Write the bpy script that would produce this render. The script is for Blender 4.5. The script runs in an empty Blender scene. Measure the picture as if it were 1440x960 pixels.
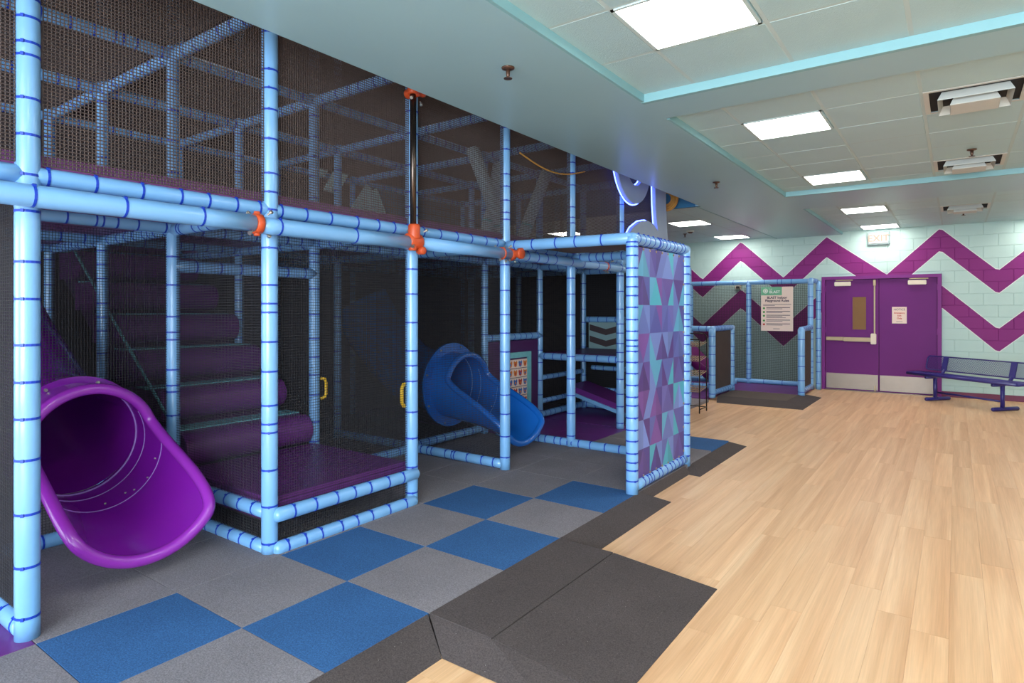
import bpy, bmesh, math, random
from mathutils import Vector, Matrix
random.seed(7)
PI = math.pi
scene = bpy.context.scene
col = scene.collection

# ------------------------------------------------------------------ camera
cam_d = bpy.data.cameras.new('camera')
cam_d.sensor_width = 36.0
cam_d.lens = 867.34 / 1440 * 36
cam_d.shift_y = -44.06 / 1440
cam_d.clip_start = 0.05
cam = bpy.data.objects.new('camera', cam_d)
cam.location = (0, 0, 1.54)
cam.rotation_euler = (PI / 2, 0, math.radians(35.76))
col.objects.link(cam)
scene.camera = cam

# ------------------------------------------------------------------ world and exposure
world = bpy.data.worlds.new('world')
scene.world = world
world.use_nodes = True
world.node_tree.nodes['Background'].inputs[0].default_value = (0.62, 0.72, 0.80, 1)
world.node_tree.nodes['Background'].inputs[1].default_value = 0.05
vs = scene.view_settings
vs.view_transform = 'Standard'
vs.look = 'None'
vs.exposure = 0.8
vs.gamma = 1.0
vs.use_curve_mapping = False
# daylight through the window wall behind the camera
for wx, wsx, wp in ((-6.3, 5.6, 190), (.6, 5.2, 400)):
    ad = bpy.data.lights.new('window_daylight', 'AREA'); ad.shape = 'RECTANGLE'; ad.size = wsx; ad.size_y = 2.5
    ad.energy = wp; ad.color = (.80, .91, 1.0)
    ao = bpy.data.objects.new('window_daylight', ad); ao.location = (wx, -4.12, 1.6); ao.rotation_euler = (PI / 2, 0, 0)
    col.objects.link(ao)
PANEL_LIGHT = 10.8      # emission of the ceiling light diffusers
HALL_LIGHT = 3.0        # emission of the lamps in the tall hall above the play frame
LED = 5.0

# ------------------------------------------------------------------ materials
def nodes_of(m):
    m.use_nodes = True
    nt = m.node_tree
    return nt, nt.nodes, nt.links, nt.nodes['Principled BSDF']

def rgb(r, g, b):
    f = lambda c: (c / 255 / 12.92) if c / 255 <= 0.04045 else ((c / 255 + 0.055) / 1.055) ** 2.4
    return (f(r), f(g), f(b), 1)

def mat(name, color, rough=0.5, metal=0.0, vary=0.0, vscale=8.0, bump=0.0, bscale=60.0, spec=0.5, coat=0.0):
    m = bpy.data.materials.new(name)
    nt, N, L, p = nodes_of(m)
    p.inputs['Roughness'].default_value = rough
    p.inputs['Metallic'].default_value = metal
    p.inputs['Specular IOR Level'].default_value = spec
    p.inputs['Coat Weight'].default_value = coat
    p.inputs['Coat Roughness'].default_value = 0.15
    geo = N.new('ShaderNodeNewGeometry')
    nz = N.new('ShaderNodeTexNoise'); nz.inputs['Scale'].default_value = vscale; nz.inputs['Detail'].default_value = 4
    L.new(geo.outputs['Position'], nz.inputs['Vector'])
    mr = N.new('ShaderNodeMapRange')
    mr.inputs['To Min'].default_value = 1 - vary; mr.inputs['To Max'].default_value = 1 + vary
    L.new(nz.outputs['Fac'], mr.inputs['Value'])
    mx = N.new('ShaderNodeVectorMath'); mx.operation = 'SCALE'
    mx.inputs[0].default_value = color[:3]
    L.new(mr.outputs['Result'], mx.inputs['Scale'])
    L.new(mx.outputs['Vector'], p.inputs['Base Color'])
    if bump:
        b = N.new('ShaderNodeTexNoise'); b.inputs['Scale'].default_value = bscale; b.inputs['Detail'].default_value = 3
        L.new(geo.outputs['Position'], b.inputs['Vector'])
        bp = N.new('ShaderNodeBump'); bp.inputs['Strength'].default_value = bump; bp.inputs['Distance'].default_value = 0.01
        L.new(b.outputs['Fac'], bp.inputs['Height']); L.new(bp.outputs['Normal'], p.inputs['Normal'])
    return m

def emit(name, color, strength):
    m = bpy.data.materials.new(name); m.use_nodes = True
    nt = m.node_tree
    for n in list(nt.nodes): nt.nodes.remove(n)
    e = nt.nodes.new('ShaderNodeEmission'); o = nt.nodes.new('ShaderNodeOutputMaterial')
    e.inputs[0].default_value = color; e.inputs[1].default_value = strength
    nt.links.new(e.outputs[0], o.inputs[0])
    return m

def rubber(name, color, fleck, amount=0.62):
    m = bpy.data.materials.new(name)
    nt, N, L, p = nodes_of(m)
    p.inputs['Roughness'].default_value = 0.9; p.inputs['Specular IOR Level'].default_value = 0.25
    geo = N.new('ShaderNodeNewGeometry')
    a = N.new('ShaderNodeTexNoise'); a.inputs['Scale'].default_value = 150; a.inputs['Detail'].default_value = 2
    b = N.new('ShaderNodeTexNoise'); b.inputs['Scale'].default_value = 3.0; b.inputs['Detail'].default_value = 5
    v = N.new('ShaderNodeTexVoronoi'); v.inputs['Scale'].default_value = 55
    for n in (a, b, v): L.new(geo.outputs['Position'], n.inputs['Vector'])
    r1 = N.new('ShaderNodeMapRange'); r1.inputs['From Min'].default_value = .3; r1.inputs['From Max'].default_value = .7
    r1.inputs['To Min'].default_value = .72; r1.inputs['To Max'].default_value = 1.28
    L.new(a.outputs['Fac'], r1.inputs['Value'])
    r2 = N.new('ShaderNodeMapRange'); r2.inputs['To Min'].default_value = .82; r2.inputs['To Max'].default_value = 1.18
    L.new(b.outputs['Fac'], r2.inputs['Value'])
    mu = N.new('ShaderNodeMath'); mu.operation = 'MULTIPLY'; L.new(r1.outputs[0], mu.inputs[0]); L.new(r2.outputs[0], mu.inputs[1])
    sc = N.new('ShaderNodeVectorMath'); sc.operation = 'SCALE'; sc.inputs[0].default_value = color[:3]; L.new(mu.outputs[0], sc.inputs['Scale'])
    lt = N.new('ShaderNodeMath'); lt.operation = 'LESS_THAN'; lt.inputs[1].default_value = 0.055; L.new(v.outputs['Distance'], lt.inputs[0])
    th = N.new('ShaderNodeMath'); th.operation = 'GREATER_THAN'; th.inputs[1].default_value = amount
    sx = N.new('ShaderNodeSeparateColor'); L.new(v.outputs['Color'], sx.inputs[0]); L.new(sx.outputs[0], th.inputs[0])
    an = N.new('ShaderNodeMath'); an.operation = 'MULTIPLY'; L.new(lt.outputs[0], an.inputs[0]); L.new(th.outputs[0], an.inputs[1])
    mx = N.new('ShaderNodeMix'); mx.data_type = 'RGBA'; L.new(an.outputs[0], mx.inputs['Factor'])
    L.new(sc.outputs[0], mx.inputs['A']); mx.inputs['B'].default_value = fleck
    L.new(mx.outputs['Result'], p.inputs['Base Color'])
    bp = N.new('ShaderNodeBump'); bp.inputs['Strength'].default_value = .35; bp.inputs['Distance'].default_value = .004
    L.new(a.outputs['Fac'], bp.inputs['Height']); L.new(bp.outputs['Normal'], p.inputs['Normal'])
    return m

def wood_mat():
    m = bpy.data.materials.new('oak_plank')
    nt, N, L, p = nodes_of(m)
    p.inputs['Roughness'].default_value = .4; p.inputs['Specular IOR Level'].default_value = .35
    geo = N.new('ShaderNodeNewGeometry'); oi = N.new('ShaderNodeObjectInfo')
    off = N.new('ShaderNodeVectorMath'); off.operation = 'SCALE'; off.inputs[0].default_value = (37, 91, 13); L.new(oi.outputs['Random'], off.inputs['Scale'])
    ad = N.new('ShaderNodeVectorMath'); ad.operation = 'ADD'; L.new(geo.outputs['Position'], ad.inputs[0]); L.new(off.outputs[0], ad.inputs[1])
    m1 = N.new('ShaderNodeMapping'); m1.inputs['Scale'].default_value = (11, .42, 1); L.new(ad.outputs[0], m1.inputs['Vector'])
    n1 = N.new('ShaderNodeTexNoise'); n1.inputs['Scale'].default_value = 1.0; n1.inputs['Detail'].default_value = 5; n1.inputs['Distortion'].default_value = .6
    L.new(m1.outputs[0], n1.inputs['Vector'])
    m2 = N.new('ShaderNodeMapping'); m2.inputs['Scale'].default_value = (150, 3, 1); L.new(ad.outputs[0], m2.inputs['Vector'])
    n2 = N.new('ShaderNodeTexNoise'); n2.inputs['Scale'].default_value = 1.0; n2.inputs['Detail'].default_value = 3
    L.new(m2.outputs[0], n2.inputs['Vector'])
    cr = N.new('ShaderNodeValToRGB'); e = cr.color_ramp.elements
    e[0].position = .30; e[0].color = rgb(208, 160, 118)
    e[1].position = .72; e[1].color = rgb(234, 196, 156)
    x = e.new(.5); x.color = rgb(222, 178, 136)
    L.new(n1.outputs['Fac'], cr.inputs['Fac'])
    r1 = N.new('ShaderNodeMapRange'); r1.inputs['To Min'].default_value = .94; r1.inputs['To Max'].default_value = 1.05; L.new(oi.outputs['Random'], r1.inputs['Value'])
    r2 = N.new('ShaderNodeMapRange'); r2.inputs['From Min'].default_value = .3; r2.inputs['From Max'].default_value = .7
    r2.inputs['To Min'].default_value = .93; r2.inputs['To Max'].default_value = 1.06; L.new(n2.outputs['Fac'], r2.inputs['Value'])
    mu = N.new('ShaderNodeMath'); mu.operation = 'MULTIPLY'; L.new(r1.outputs[0], mu.inputs[0]); L.new(r2.outputs[0], mu.inputs[1])
    sc = N.new('ShaderNodeVectorMath'); sc.operation = 'SCALE'; L.new(cr.outputs['Color'], sc.inputs[0]); L.new(mu.outputs[0], sc.inputs['Scale'])
    L.new(sc.outputs[0], p.inputs['Base Color'])
    bp = N.new('ShaderNodeBump'); bp.inputs['Strength'].default_value = .12; bp.inputs['Distance'].default_value = .003
    L.new(n2.outputs['Fac'], bp.inputs['Height']); L.new(bp.outputs['Normal'], p.inputs['Normal'])
    return m

def wall_paint():
    # two painted zigzag bands across the block wall
    m = bpy.data.materials.new('zigzag_wall_paint')
    nt, N, L, p = nodes_of(m)
    p.inputs['Roughness'].default_value = .55
    p.inputs['Specular IOR Level'].default_value = .3
    geo = N.new('ShaderNodeNewGeometry'); sp = N.new('ShaderNodeSeparateXYZ'); L.new(geo.outputs['Position'], sp.inputs[0])
    x0, x1 = -9.6, 4.0
    pts = [(-9.43, 2.21), (-8.61, 2.98), (-7.79, 2.21), (-6.97, 2.98), (-6.15, 2.21), (-5.33, 2.98), (-4.51, 2.21), (-3.69, 2.98), (-2.85, 2.20), (-2.06, 2.97),
           (-1.05, 2.20), (-.23, 3.0), (.58, 2.21), (1.40, 2.98), (2.22, 2.21), (3.04, 2.98), (3.86, 2.21)]
    mr = N.new('ShaderNodeMapRange'); mr.inputs['From Min'].default_value = x0; mr.inputs['From Max'].default_value = x1
    L.new(sp.outputs['X'], mr.inputs['Value'])
    cr = N.new('ShaderNodeValToRGB'); e = cr.color_ramp.elements
    enc = lambda z: (z - 2.0,) * 3 + (1,)
    e[0].position = (pts[0][0] - x0) / (x1 - x0); e[0].color = enc(pts[0][1])
    e[1].position = (pts[-1][0] - x0) / (x1 - x0); e[1].color = enc(pts[-1][1])
    for X, z in pts[1:-1]:
        k = e.new((X - x0) / (x1 - x0)); k.color = enc(z)
    L.new(mr.outputs[0], cr.inputs['Fac'])
    # d = z - 2 - ramp  (0 at the top edge of the upper band)
    s1 = N.new('ShaderNodeMath'); s1.operation = 'SUBTRACT'; s1.inputs[1].default_value = 2.0; L.new(sp.outputs['Z'], s1.inputs[0])
    s2 = N.new('ShaderNodeMath'); s2.operation = 'SUBTRACT'; L.new(s1.outputs[0], s2.inputs[0]); L.new(cr.outputs['Color'], s2.inputs[1])
    def band(centre, half):
        c = N.new('ShaderNodeMath'); c.operation = 'ADD'; c.inputs[1].default_value = -centre; L.new(s2.outputs[0], c.inputs[0])
        a = N.new('ShaderNodeMath'); a.operation = 'ABSOLUTE'; L.new(c.outputs[0], a.inputs[0])
        l = N.new('ShaderNodeMath'); l.operation = 'LESS_THAN'; l.inputs[1].default_value = half; L.new(a.outputs[0], l.inputs[0])
        return l
    def union(a, b):
        u = N.new('ShaderNodeMath'); u.operation = 'MAXIMUM'; L.new(a.outputs[0], u.inputs[0]); L.new(b.outputs[0], u.inputs[1]); return u
    fill = union(band(-.195, .195), band(-1.195, .195))
    edge = union(band(-.195, .212), band(-1.195, .212))
    nz = N.new('ShaderNodeTexNoise'); nz.inputs['Scale'].default_value = 2.5; L.new(geo.outputs['Position'], nz.inputs['Vector'])
    mx0 = N.new('ShaderNodeMix'); mx0.data_type = 'RGBA'; L.new(nz.outputs['Fac'], mx0.inputs['Factor'])
    mx0.inputs['A'].default_value = rgb(176, 206, 203); mx0.inputs['B'].default_value = rgb(190, 217, 213)
    mx1 = N.new('ShaderNodeMix'); mx1.data_type = 'RGBA'; L.new(edge.outputs[0], mx1.inputs['Factor'])
    L.new(mx0.outputs['Result'], mx1.inputs['A']); mx1.inputs['B'].default_value = rgb(222, 226, 226)
    mx2 = N.new('ShaderNodeMix'); mx2.data_type = 'RGBA'; L.new(fill.outputs[0], mx2.inputs['Factor'])
    L.new(mx1.outputs['Result'], mx2.inputs['A']); mx2.inputs['B'].default_value = rgb(130, 34, 118)
    L.new(mx2.outputs['Result'], p.inputs['Base Color'])
    b = N.new('ShaderNodeTexNoise'); b.inputs['Scale'].default_value = 90; L.new(geo.outputs['Position'], b.inputs['Vector'])
    bp = N.new('ShaderNodeBump'); bp.inputs['Strength'].default_value = .25; bp.inputs['Distance'].default_value = .004
    L.new(b.outputs['Fac'], bp.inputs['Height']); L.new(bp.outputs['Normal'], p.inputs['Normal'])
    return m

def attr_mat(name, rough):
    m = bpy.data.materials.new(name); nt, N, L, p = nodes_of(m)
    a = N.new('ShaderNodeVertexColor'); a.layer_name = 'print'
    L.new(a.outputs['Color'], p.inputs['Base Color']); p.inputs['Roughness'].default_value = rough
    return m

M = {
 'foam': mat('blue_foam_vinyl', rgb(120, 172, 222), .28, vary=.05, vscale=5, bump=.05, bscale=25, coat=.3),
 'tie': mat('blue_cable_tie', rgb(18, 60, 178), .45, vary=.1),
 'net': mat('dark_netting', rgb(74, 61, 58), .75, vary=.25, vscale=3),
 'pvinyl': mat('purple_vinyl', rgb(104, 40, 122), .38, vary=.08, bump=.05, bscale=30),
 'dvinyl': mat('dark_purple_vinyl', rgb(72, 30, 88), .4, vary=.1, bump=.05, bscale=30),
 'deckvinyl': mat('mauve_vinyl', rgb(120, 62, 124), .45, vary=.08),
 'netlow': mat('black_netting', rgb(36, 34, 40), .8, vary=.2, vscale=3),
 'pslide': mat('purple_plastic', rgb(120, 24, 150), .22, vary=.05, coat=.4),
 'tslide': mat('magenta_plastic', rgb(104, 22, 96), .3, vary=.05),
 'prim': mat('purple_plastic_rim', rgb(142, 44, 168), .25, vary=.05, coat=.4),
 'bslide': mat('blue_plastic', rgb(24, 104, 196), .24, vary=.05, coat=.4),
 'seam': mat('pale_seam', rgb(150, 110, 190), .4, vary=.05),
 'bseam': mat('pale_blue_seam', rgb(70, 140, 210), .4, vary=.05),
 'tstrap': mat('teal_strap', rgb(118, 188, 198), .6, vary=.15, vscale=20),
 'orange': mat('orange_clamp_paint', rgb(198, 78, 38), .4, vary=.15, vscale=30, bump=.2),
 'bolt': mat('zinc_bolt', rgb(190, 188, 180), .3, metal=.9, vary=.05),
 'blacksteel': mat('black_steel', rgb(84, 72, 66), .25, metal=.9, vary=.1),
 'yellow': mat('yellow_plastic', rgb(236, 186, 24), .4, vary=.05),
 'grub': rubber('grey_rubber', rgb(124, 119, 125), rgb(186, 182, 184), .8),
 'brub': rubber('blue_rubber', rgb(50, 92, 142), rgb(140, 180, 215), .8),
 'krub': rubber('black_rubber', rgb(76, 68, 68), rgb(200, 196, 190), .78),
 'brrub': rubber('brown_grey_rubber', rgb(92, 82, 78), rgb(150, 146, 140), .85),
 'wood': wood_mat(),
 'wall': wall_paint(),
 'mortar': mat('painted_joint', rgb(150, 178, 176), .6, vary=.05),
 'soffit': mat('satin_teal_soffit_paint', rgb(152, 188, 198), .30, vary=.04, vscale=1.5, bump=.03, bscale=4),
 'tile': mat('teal_painted_ceiling_tile', rgb(172, 203, 209), .40, vary=.06, vscale=2.5, bump=.25, bscale=140),
 'tbar': mat('ceiling_grid_paint', rgb(184, 203, 205), .75, vary=.03, spec=.2),
 'trim': mat('aqua_trim_paint', rgb(130, 176, 184), .5, vary=.03),
 'plain': mat('pale_wall_paint', rgb(190, 205, 205), .6, vary=.04),
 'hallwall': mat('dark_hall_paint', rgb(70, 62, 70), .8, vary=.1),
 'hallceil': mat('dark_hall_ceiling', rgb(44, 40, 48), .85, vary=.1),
 'blueend': mat('blue_bulkhead_paint', rgb(40, 104, 146), .6, vary=.05),
 'mural': mat('teal_mural_paint', rgb(200, 232, 236), .7, vary=.06),
 'pad': mat('grey_roller_vinyl', rgb(182, 206, 220), .5, vary=.06),
 'door': mat('purple_door_paint', rgb(108, 36, 118), .55, spec=.25, vary=.05, vscale=3),
 'dframe': mat('purple_frame_paint', rgb(122, 40, 128), .5, spec=.3, vary=.05),
 'base': mat('plum_baseboard', rgb(112, 34, 74), .5, vary=.06),
 'steel': mat('brushed_steel', rgb(150, 138, 128), .42, metal=.8, vary=.1, vscale=5),
 'brass': mat('satin_aluminium', rgb(176, 156, 128), .5, metal=.6, vary=.08),
 'cream': mat('cream_plastic', rgb(226, 214, 196), .45, vary=.03),
 'pane': mat('pane_reflection_brown', rgb(128, 92, 52), .45, spec=.25, vary=.08, vscale=4),  # brown reflection in the door pane put into its colour
 'paper': mat('poster_paper', rgb(240, 218, 206), .6, vary=.02),
 'green': mat('poster_green', rgb(112, 182, 146), .6, vary=.02),
 'ink': mat('poster_ink', rgb(62, 40, 72), .7, vary=.02),
 'greyink': mat('poster_grey_ink', rgb(150, 132, 136), .7, vary=.02),
 'red': mat('red_ink', rgb(200, 70, 60), .6, vary=.02),
 'white': mat('white_print', rgb(236, 240, 236), .6, vary=.02),
 'dgreen': mat('bullet_green', rgb(74, 150, 70), .6, vary=.02),
 'bench': mat('navy_coated_steel', rgb(42, 36, 118), .35, vary=.08, coat=.2),
 'wire': mat('dark_wire', rgb(40, 34, 34), .4, metal=.5, vary=.1),
 'vent': mat('vent_enamel', rgb(196, 200, 196), .45, vary=.05),
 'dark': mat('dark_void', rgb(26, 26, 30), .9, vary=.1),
 'sprk': mat('bronze_sprinkler', rgb(96, 70, 58), .35, metal=.6, vary=.1),
 'signface': mat('silver_sign_face', rgb(150, 168, 196), .45, vary=.03),
 'tan': mat('brown_tarp', rgb(118, 98, 86), .8, vary=.1),
 'rope': mat('tan_rope', rgb(180, 130, 60), .8, vary=.25, vscale=25),
 'chevdark': mat('dark_chevron', rgb(62, 50, 56), .6, vary=.05),
 'chevteal': mat('pale_chevron_panel', rgb(130, 160, 166), .5, vary=.05),
 'print': attr_mat('banner_print', .42),
 'lamp': emit('lit_diffuser', (1.0, .93, .85, 1), PANEL_LIGHT),
 'hall': emit('hall_lamp', (1.0, .93, .88, 1), HALL_LIGHT),
 'exitcase': mat('grey_green_enamel', rgb(112, 132, 134), .5, vary=.03),
 'exit': emit('lit_exit_face', (1, .98, .93, 1), .75),
 'exitink': emit('lit_exit_letters', (1.0, .74, .56, 1), .58),
 'daypane': emit('daylit_window_pane', (.80, .91, 1.0, 1), 1.5),
 'led': emit('blue_led', (.10, .16, 1.0, 1), LED),
 'orangeblob': mat('print_orange', rgb(222, 130, 50), .6), 'blueblob': mat('print_blue', rgb(60, 110, 190), .6), 'redblob': mat('print_red', rgb(196, 60, 60), .6),
}
for k, v in M.items():
    v.name = v.name

# ------------------------------------------------------------------ object helpers
BASE = {}
def new_mesh(name, verts, faces, m, smooth=False):
    me = bpy.data.meshes.new(name); me.from_pydata([tuple(v) for v in verts], [], faces); me.update()
    me.materials.append(M[m] if isinstance(m, str) else m)
    if smooth:
        me.polygons.foreach_set('use_smooth', [True] * len(me.polygons))
    return me

def obj(name, vf, m, parent=None, smooth=False, kind=None, label=None):
    """mesh given in world coordinates; stored relative to its parent's base"""
    verts, faces = vf
    b = BASE.get(parent.name, Vector()) if parent else Vector()
    me = new_mesh(name, [Vector(v) - b for v in verts], faces, m, smooth)
    return link(name, me, parent, None, kind, label)

def link(name, me, parent=None, loc=None, kind=None, label=None):
    o = bpy.data.objects.new(name, me); col.objects.link(o)
    b = Vector()
    if parent:
        o.parent = parent; b = BASE[parent.name].copy()
    if loc is not None:
        o.location = Vector(loc) - b
        BASE[o.name] = Vector(loc)
    else:
        BASE[o.name] = b
    if kind: o['kind'] = kind
    if label: o['label'] = label
    return o

def top(o, label, cat, group=None):
    o['label'] = label; o['category'] = cat
    if group: o['group'] = group
    return o

def thing(name, label, cat, loc=(0, 0, 0), group=None):
    o = bpy.data.objects.new(name, None); col.objects.link(o)
    o.location = loc; o.empty_display_size = .1; BASE[o.name] = Vector(loc)
    return top(o, label, cat, group)

def holder(name, loc=(0, 0, 0), label=None):
    o = bpy.data.objects.new(name, None); col.objects.link(o); o.location = loc; BASE[o.name] = Vector(loc)
    o['kind'] = 'structure'
    if label: o['label'] = label
    return o

def join(*parts):
    V, F = [], []
    for v, f in parts:
        n = len(V); V += list(v); F += [tuple(i + n for i in q) for q in f]
    return V, F

def box(x0, x1, y0, y1, z0, z1, bev=0.0):
    if bev <= 0:
        V = [(x, y, z) for x in (x0, x1) for y in (y0, y1) for z in (z0, z1)]
        F = [(0, 1, 3, 2), (4, 6, 7, 5), (0, 4, 5, 1), (2, 3, 7, 6), (0, 2, 6, 4), (1, 5, 7, 3)]
        return V, F
    bm = bmesh.new()
    bmesh.ops.create_cube(bm, size=1)
    for v in bm.verts:
        v.co = Vector((x0 + (v.co.x + .5) * (x1 - x0), y0 + (v.co.y + .5) * (y1 - y0), z0 + (v.co.z + .5) * (z1 - z0)))
    bmesh.ops.bevel(bm, geom=list(bm.edges), offset=bev, segments=1 if bev < .008 else 2, affect='EDGES')
    bm.verts.index_update()
    V = [v.co.copy() for v in bm.verts]; F = [tuple(v.index for v in f.verts) for f in bm.faces]
    bm.free()
    return V, F

def frame_of(d):
    d = d.normalized(); a = Vector((0, 0, 1)) if abs(d.z) < .9 else Vector((1, 0, 0))
    u = d.cross(a).normalized(); w = d.cross(u)
    return u, w

def tube(points, radii, n=12, caps=True):
    """tube through points with a radius at each"""
    P = [Vector(p) for p in points]
    if not hasattr(radii, '__len__'): radii = [radii] * len(P)
    V, F = [], []
    u = None
    for i, p in enumerate(P):
        d = (P[min(i + 1, len(P) - 1)] - P[max(i - 1, 0)]).normalized()
        if u is None: u, w = frame_of(d)
        else:
            u = (u - d * u.dot(d)).normalized(); w = d.cross(u)
        for k in range(n):
            a = 2 * PI * k / n
            V.append(p + (u * math.cos(a) + w * math.sin(a)) * radii[i])
    for i in range(len(P) - 1):
        for k in range(n):
            F.append((i * n + k, i * n + (k + 1) % n, (i + 1) * n + (k + 1) % n, (i + 1) * n + k))
    if caps:
        F.append(tuple(range(n))[::-1]); F.append(tuple((len(P) - 1) * n + k for k in range(n)))
    return V, F

def loop_tube(points, r, n=8):
    P = [Vector(p) for p in points]; m = len(P); V, F = [], []
    u = None
    for i in range(m):
        d = (P[(i + 1) % m] - P[i - 1]).normalized()
        if u is None: u, w = frame_of(d)
        else:
            u = (u - d * u.dot(d)).normalized(); w = d.cross(u)
        for k in range(n):
            a = 2 * PI * k / n
            V.append(P[i] + (u * math.cos(a) + w * math.sin(a)) * r)
    for i in range(m):
        j = (i + 1) % m
        for k in range(n):
            F.append((i * n + k, i * n + (k + 1) % n, j * n + (k + 1) % n, j * n + k))
    return V, F

def prism(poly, axis, a0, a1):
    """extrude a polygon (list of 2-tuples) along axis 'x','y','z'"""
    def mk(p, a):
        return {'x': (a, p[0], p[1]), 'y': (p[0], a, p[1]), 'z': (p[0], p[1], a)}[axis]
    n = len(poly)
    V = [mk(p, a0) for p in poly] + [mk(p, a1) for p in poly]
    F = [tuple(range(n))[::-1], tuple(range(n, 2 * n))] + [(i, (i + 1) % n, n + (i + 1) % n, n + i) for i in range(n)]
    return V, F

def disc(c, axis, r, t, n=20):
    c = Vector(c); d = {'x': Vector((1, 0, 0)), 'y': Vector((0, 1, 0)), 'z': Vector((0, 0, 1))}[axis]
    return tube([c - d * t / 2, c + d * t / 2], r, n)

def torus(c, axis, R, r, n=28, k=8):
    c = Vector(c)
    pts = []
    for i in range(n):
        a = 2 * PI * i / n; u, w = math.cos(a) * R, math.sin(a) * R
        pts.append(c + {'x': Vector((0, u, w)), 'y': Vector((u, 0, w)), 'z': Vector((u, w, 0))}[axis])
    return loop_tube(pts, r, k)

def text_mesh(txt, size, name='lettering'):
    cu = bpy.data.curves.new(name, 'FONT'); cu.body = txt; cu.size = size; cu.align_x = 'CENTER'; cu.extrude = .0008
    t = bpy.data.objects.new(name, cu); col.objects.link(t)
    dg = bpy.context.evaluated_depsgraph_get()
    me = bpy.data.meshes.new_from_object(t.evaluated_get(dg))
    bpy.data.objects.remove(t); bpy.data.curves.remove(cu)
    return me

def wall_text(txt, size, x, y, z, m, parent, bold=0.0):
    me = text_mesh(txt, size)
    b = BASE[parent.name]
    V = [Vector((v.co.x + x, y - v.co.z, v.co.y + z)) - b for v in me.vertices]
    F = [tuple(p.vertices) for p in me.polygons]
    if bold:
        n = len(V); V2 = list(V); F2 = list(F)
        for k, (dx, dz) in enumerate(((bold, 0), (0, bold), (bold, bold))):
            V2 += [v + Vector((dx, -.0002 * (k + 1), dz)) for v in V]; F2 += [tuple(i + n * (k + 1) for i in f) for f in F]
        V, F = V2, F2
    bpy.data.meshes.remove(me)
    me = new_mesh('lettering', V, F, m)
    return link('lettering', me, parent)

# ------------------------------------------------------------------ foam pipes with cable ties
R0 = .0485
def tie_ring(c, d, r):
    d = d.normalized(); u, w = frame_of(d)
    V, F = tube([c - d * .005, c - d * .0055, c + d * .0055, c + d * .005], [r * .9, r + .003, r + .003, r * .9], 16, caps=False)
    return V, F

def foam_pipe(name, parent, p0, p1, r=R0, gap=.155, single=False, ends=(False, False), seed=None, ties=True):
    p0, p1 = Vector(p0), Vector(p1); d = p1 - p0; Ln = d.length; dn = d.normalized()
    rnd = random.Random(seed if seed is not None else int((p0.x * 13 + p0.y * 29 + p0.z * 57 + p1.y * 11) * 100))
    ts = []
    t = rnd.uniform(.06, .13)
    while t < Ln - .05:
        ts.append(t); t += gap * rnd.uniform(.75, 1.2)
        if rnd.random() < .12: ts.append(t - gap * .55)
    ts = sorted(ts) if ties else []
    prof = []
    if ends[0]: prof += [(-r * .55, r * .35), (-r * .35, r * .75)]
    prof.append((0, r))
    for a in ts:
        if prof[-1][0] < a - .022: prof.append((a - .02, r * 1.0))
        prof.append((a, r * .955)); prof.append((a + .02, r * 1.0))
    prof = [q for q in prof if q[0] < Ln - .001] + [(Ln, r)]
    if ends[1]: prof += [(Ln + r * .35, r * .75), (Ln + r * .55, r * .35)]
    prof.sort()
    o = obj(name, tube([p0 + dn * q[0] for q in prof], [q[1] for q in prof], 18), 'foam', parent, smooth=True)
    rings = []
    key = (round(dn.x, 3), round(dn.y, 3), round(dn.z, 3), round(r, 4))
    for a in ts:
        c = p0 + dn * a
        if single:
            if key not in TIE:
                u, w = frame_of(dn)
                hv = Vector((.8, -.6, 0)) if abs(dn.z) > .9 else Vector((.5, 0, .85)) if abs(dn.y) > .9 else Vector((0, -.6, .8))
                hv = (hv - dn * hv.dot(dn)).normalized()
                hb = box(-.007, .007, -.006, .006, -.004, .004)
                bi = dn.cross(hv)
                head = ([dn * v[0] + bi * v[1] + hv * (v[2] + r + .003) for v in hb[0]], hb[1])
                TIE[key] = new_mesh('cable_tie', *join(tie_ring(Vector(), dn, r * .955), head), 'tie')
            link('cable_tie', TIE[key], o, c)
        else:
            rings.append(tie_ring(c, dn, r * .955))
    if rings:
        obj('cable_ties', join(*rings), 'tie', o, kind='stuff')
    return o
TIE = {}

# ------------------------------------------------------------------ nets: real strands
def strand(p0, p1, t):
    p0, p1 = Vector(p0), Vector(p1); u, w = frame_of(p1 - p0)
    V = [p + (a * u + b * w) * t / 2 for p in (p0, p1) for a, b in ((1, 0), (0, 1), (-1, 0), (0, -1))]
    F = [(0, 1, 5, 4), (1, 2, 6, 5), (2, 3, 7, 6), (3, 0, 4, 7)]
    return V, F

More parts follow.
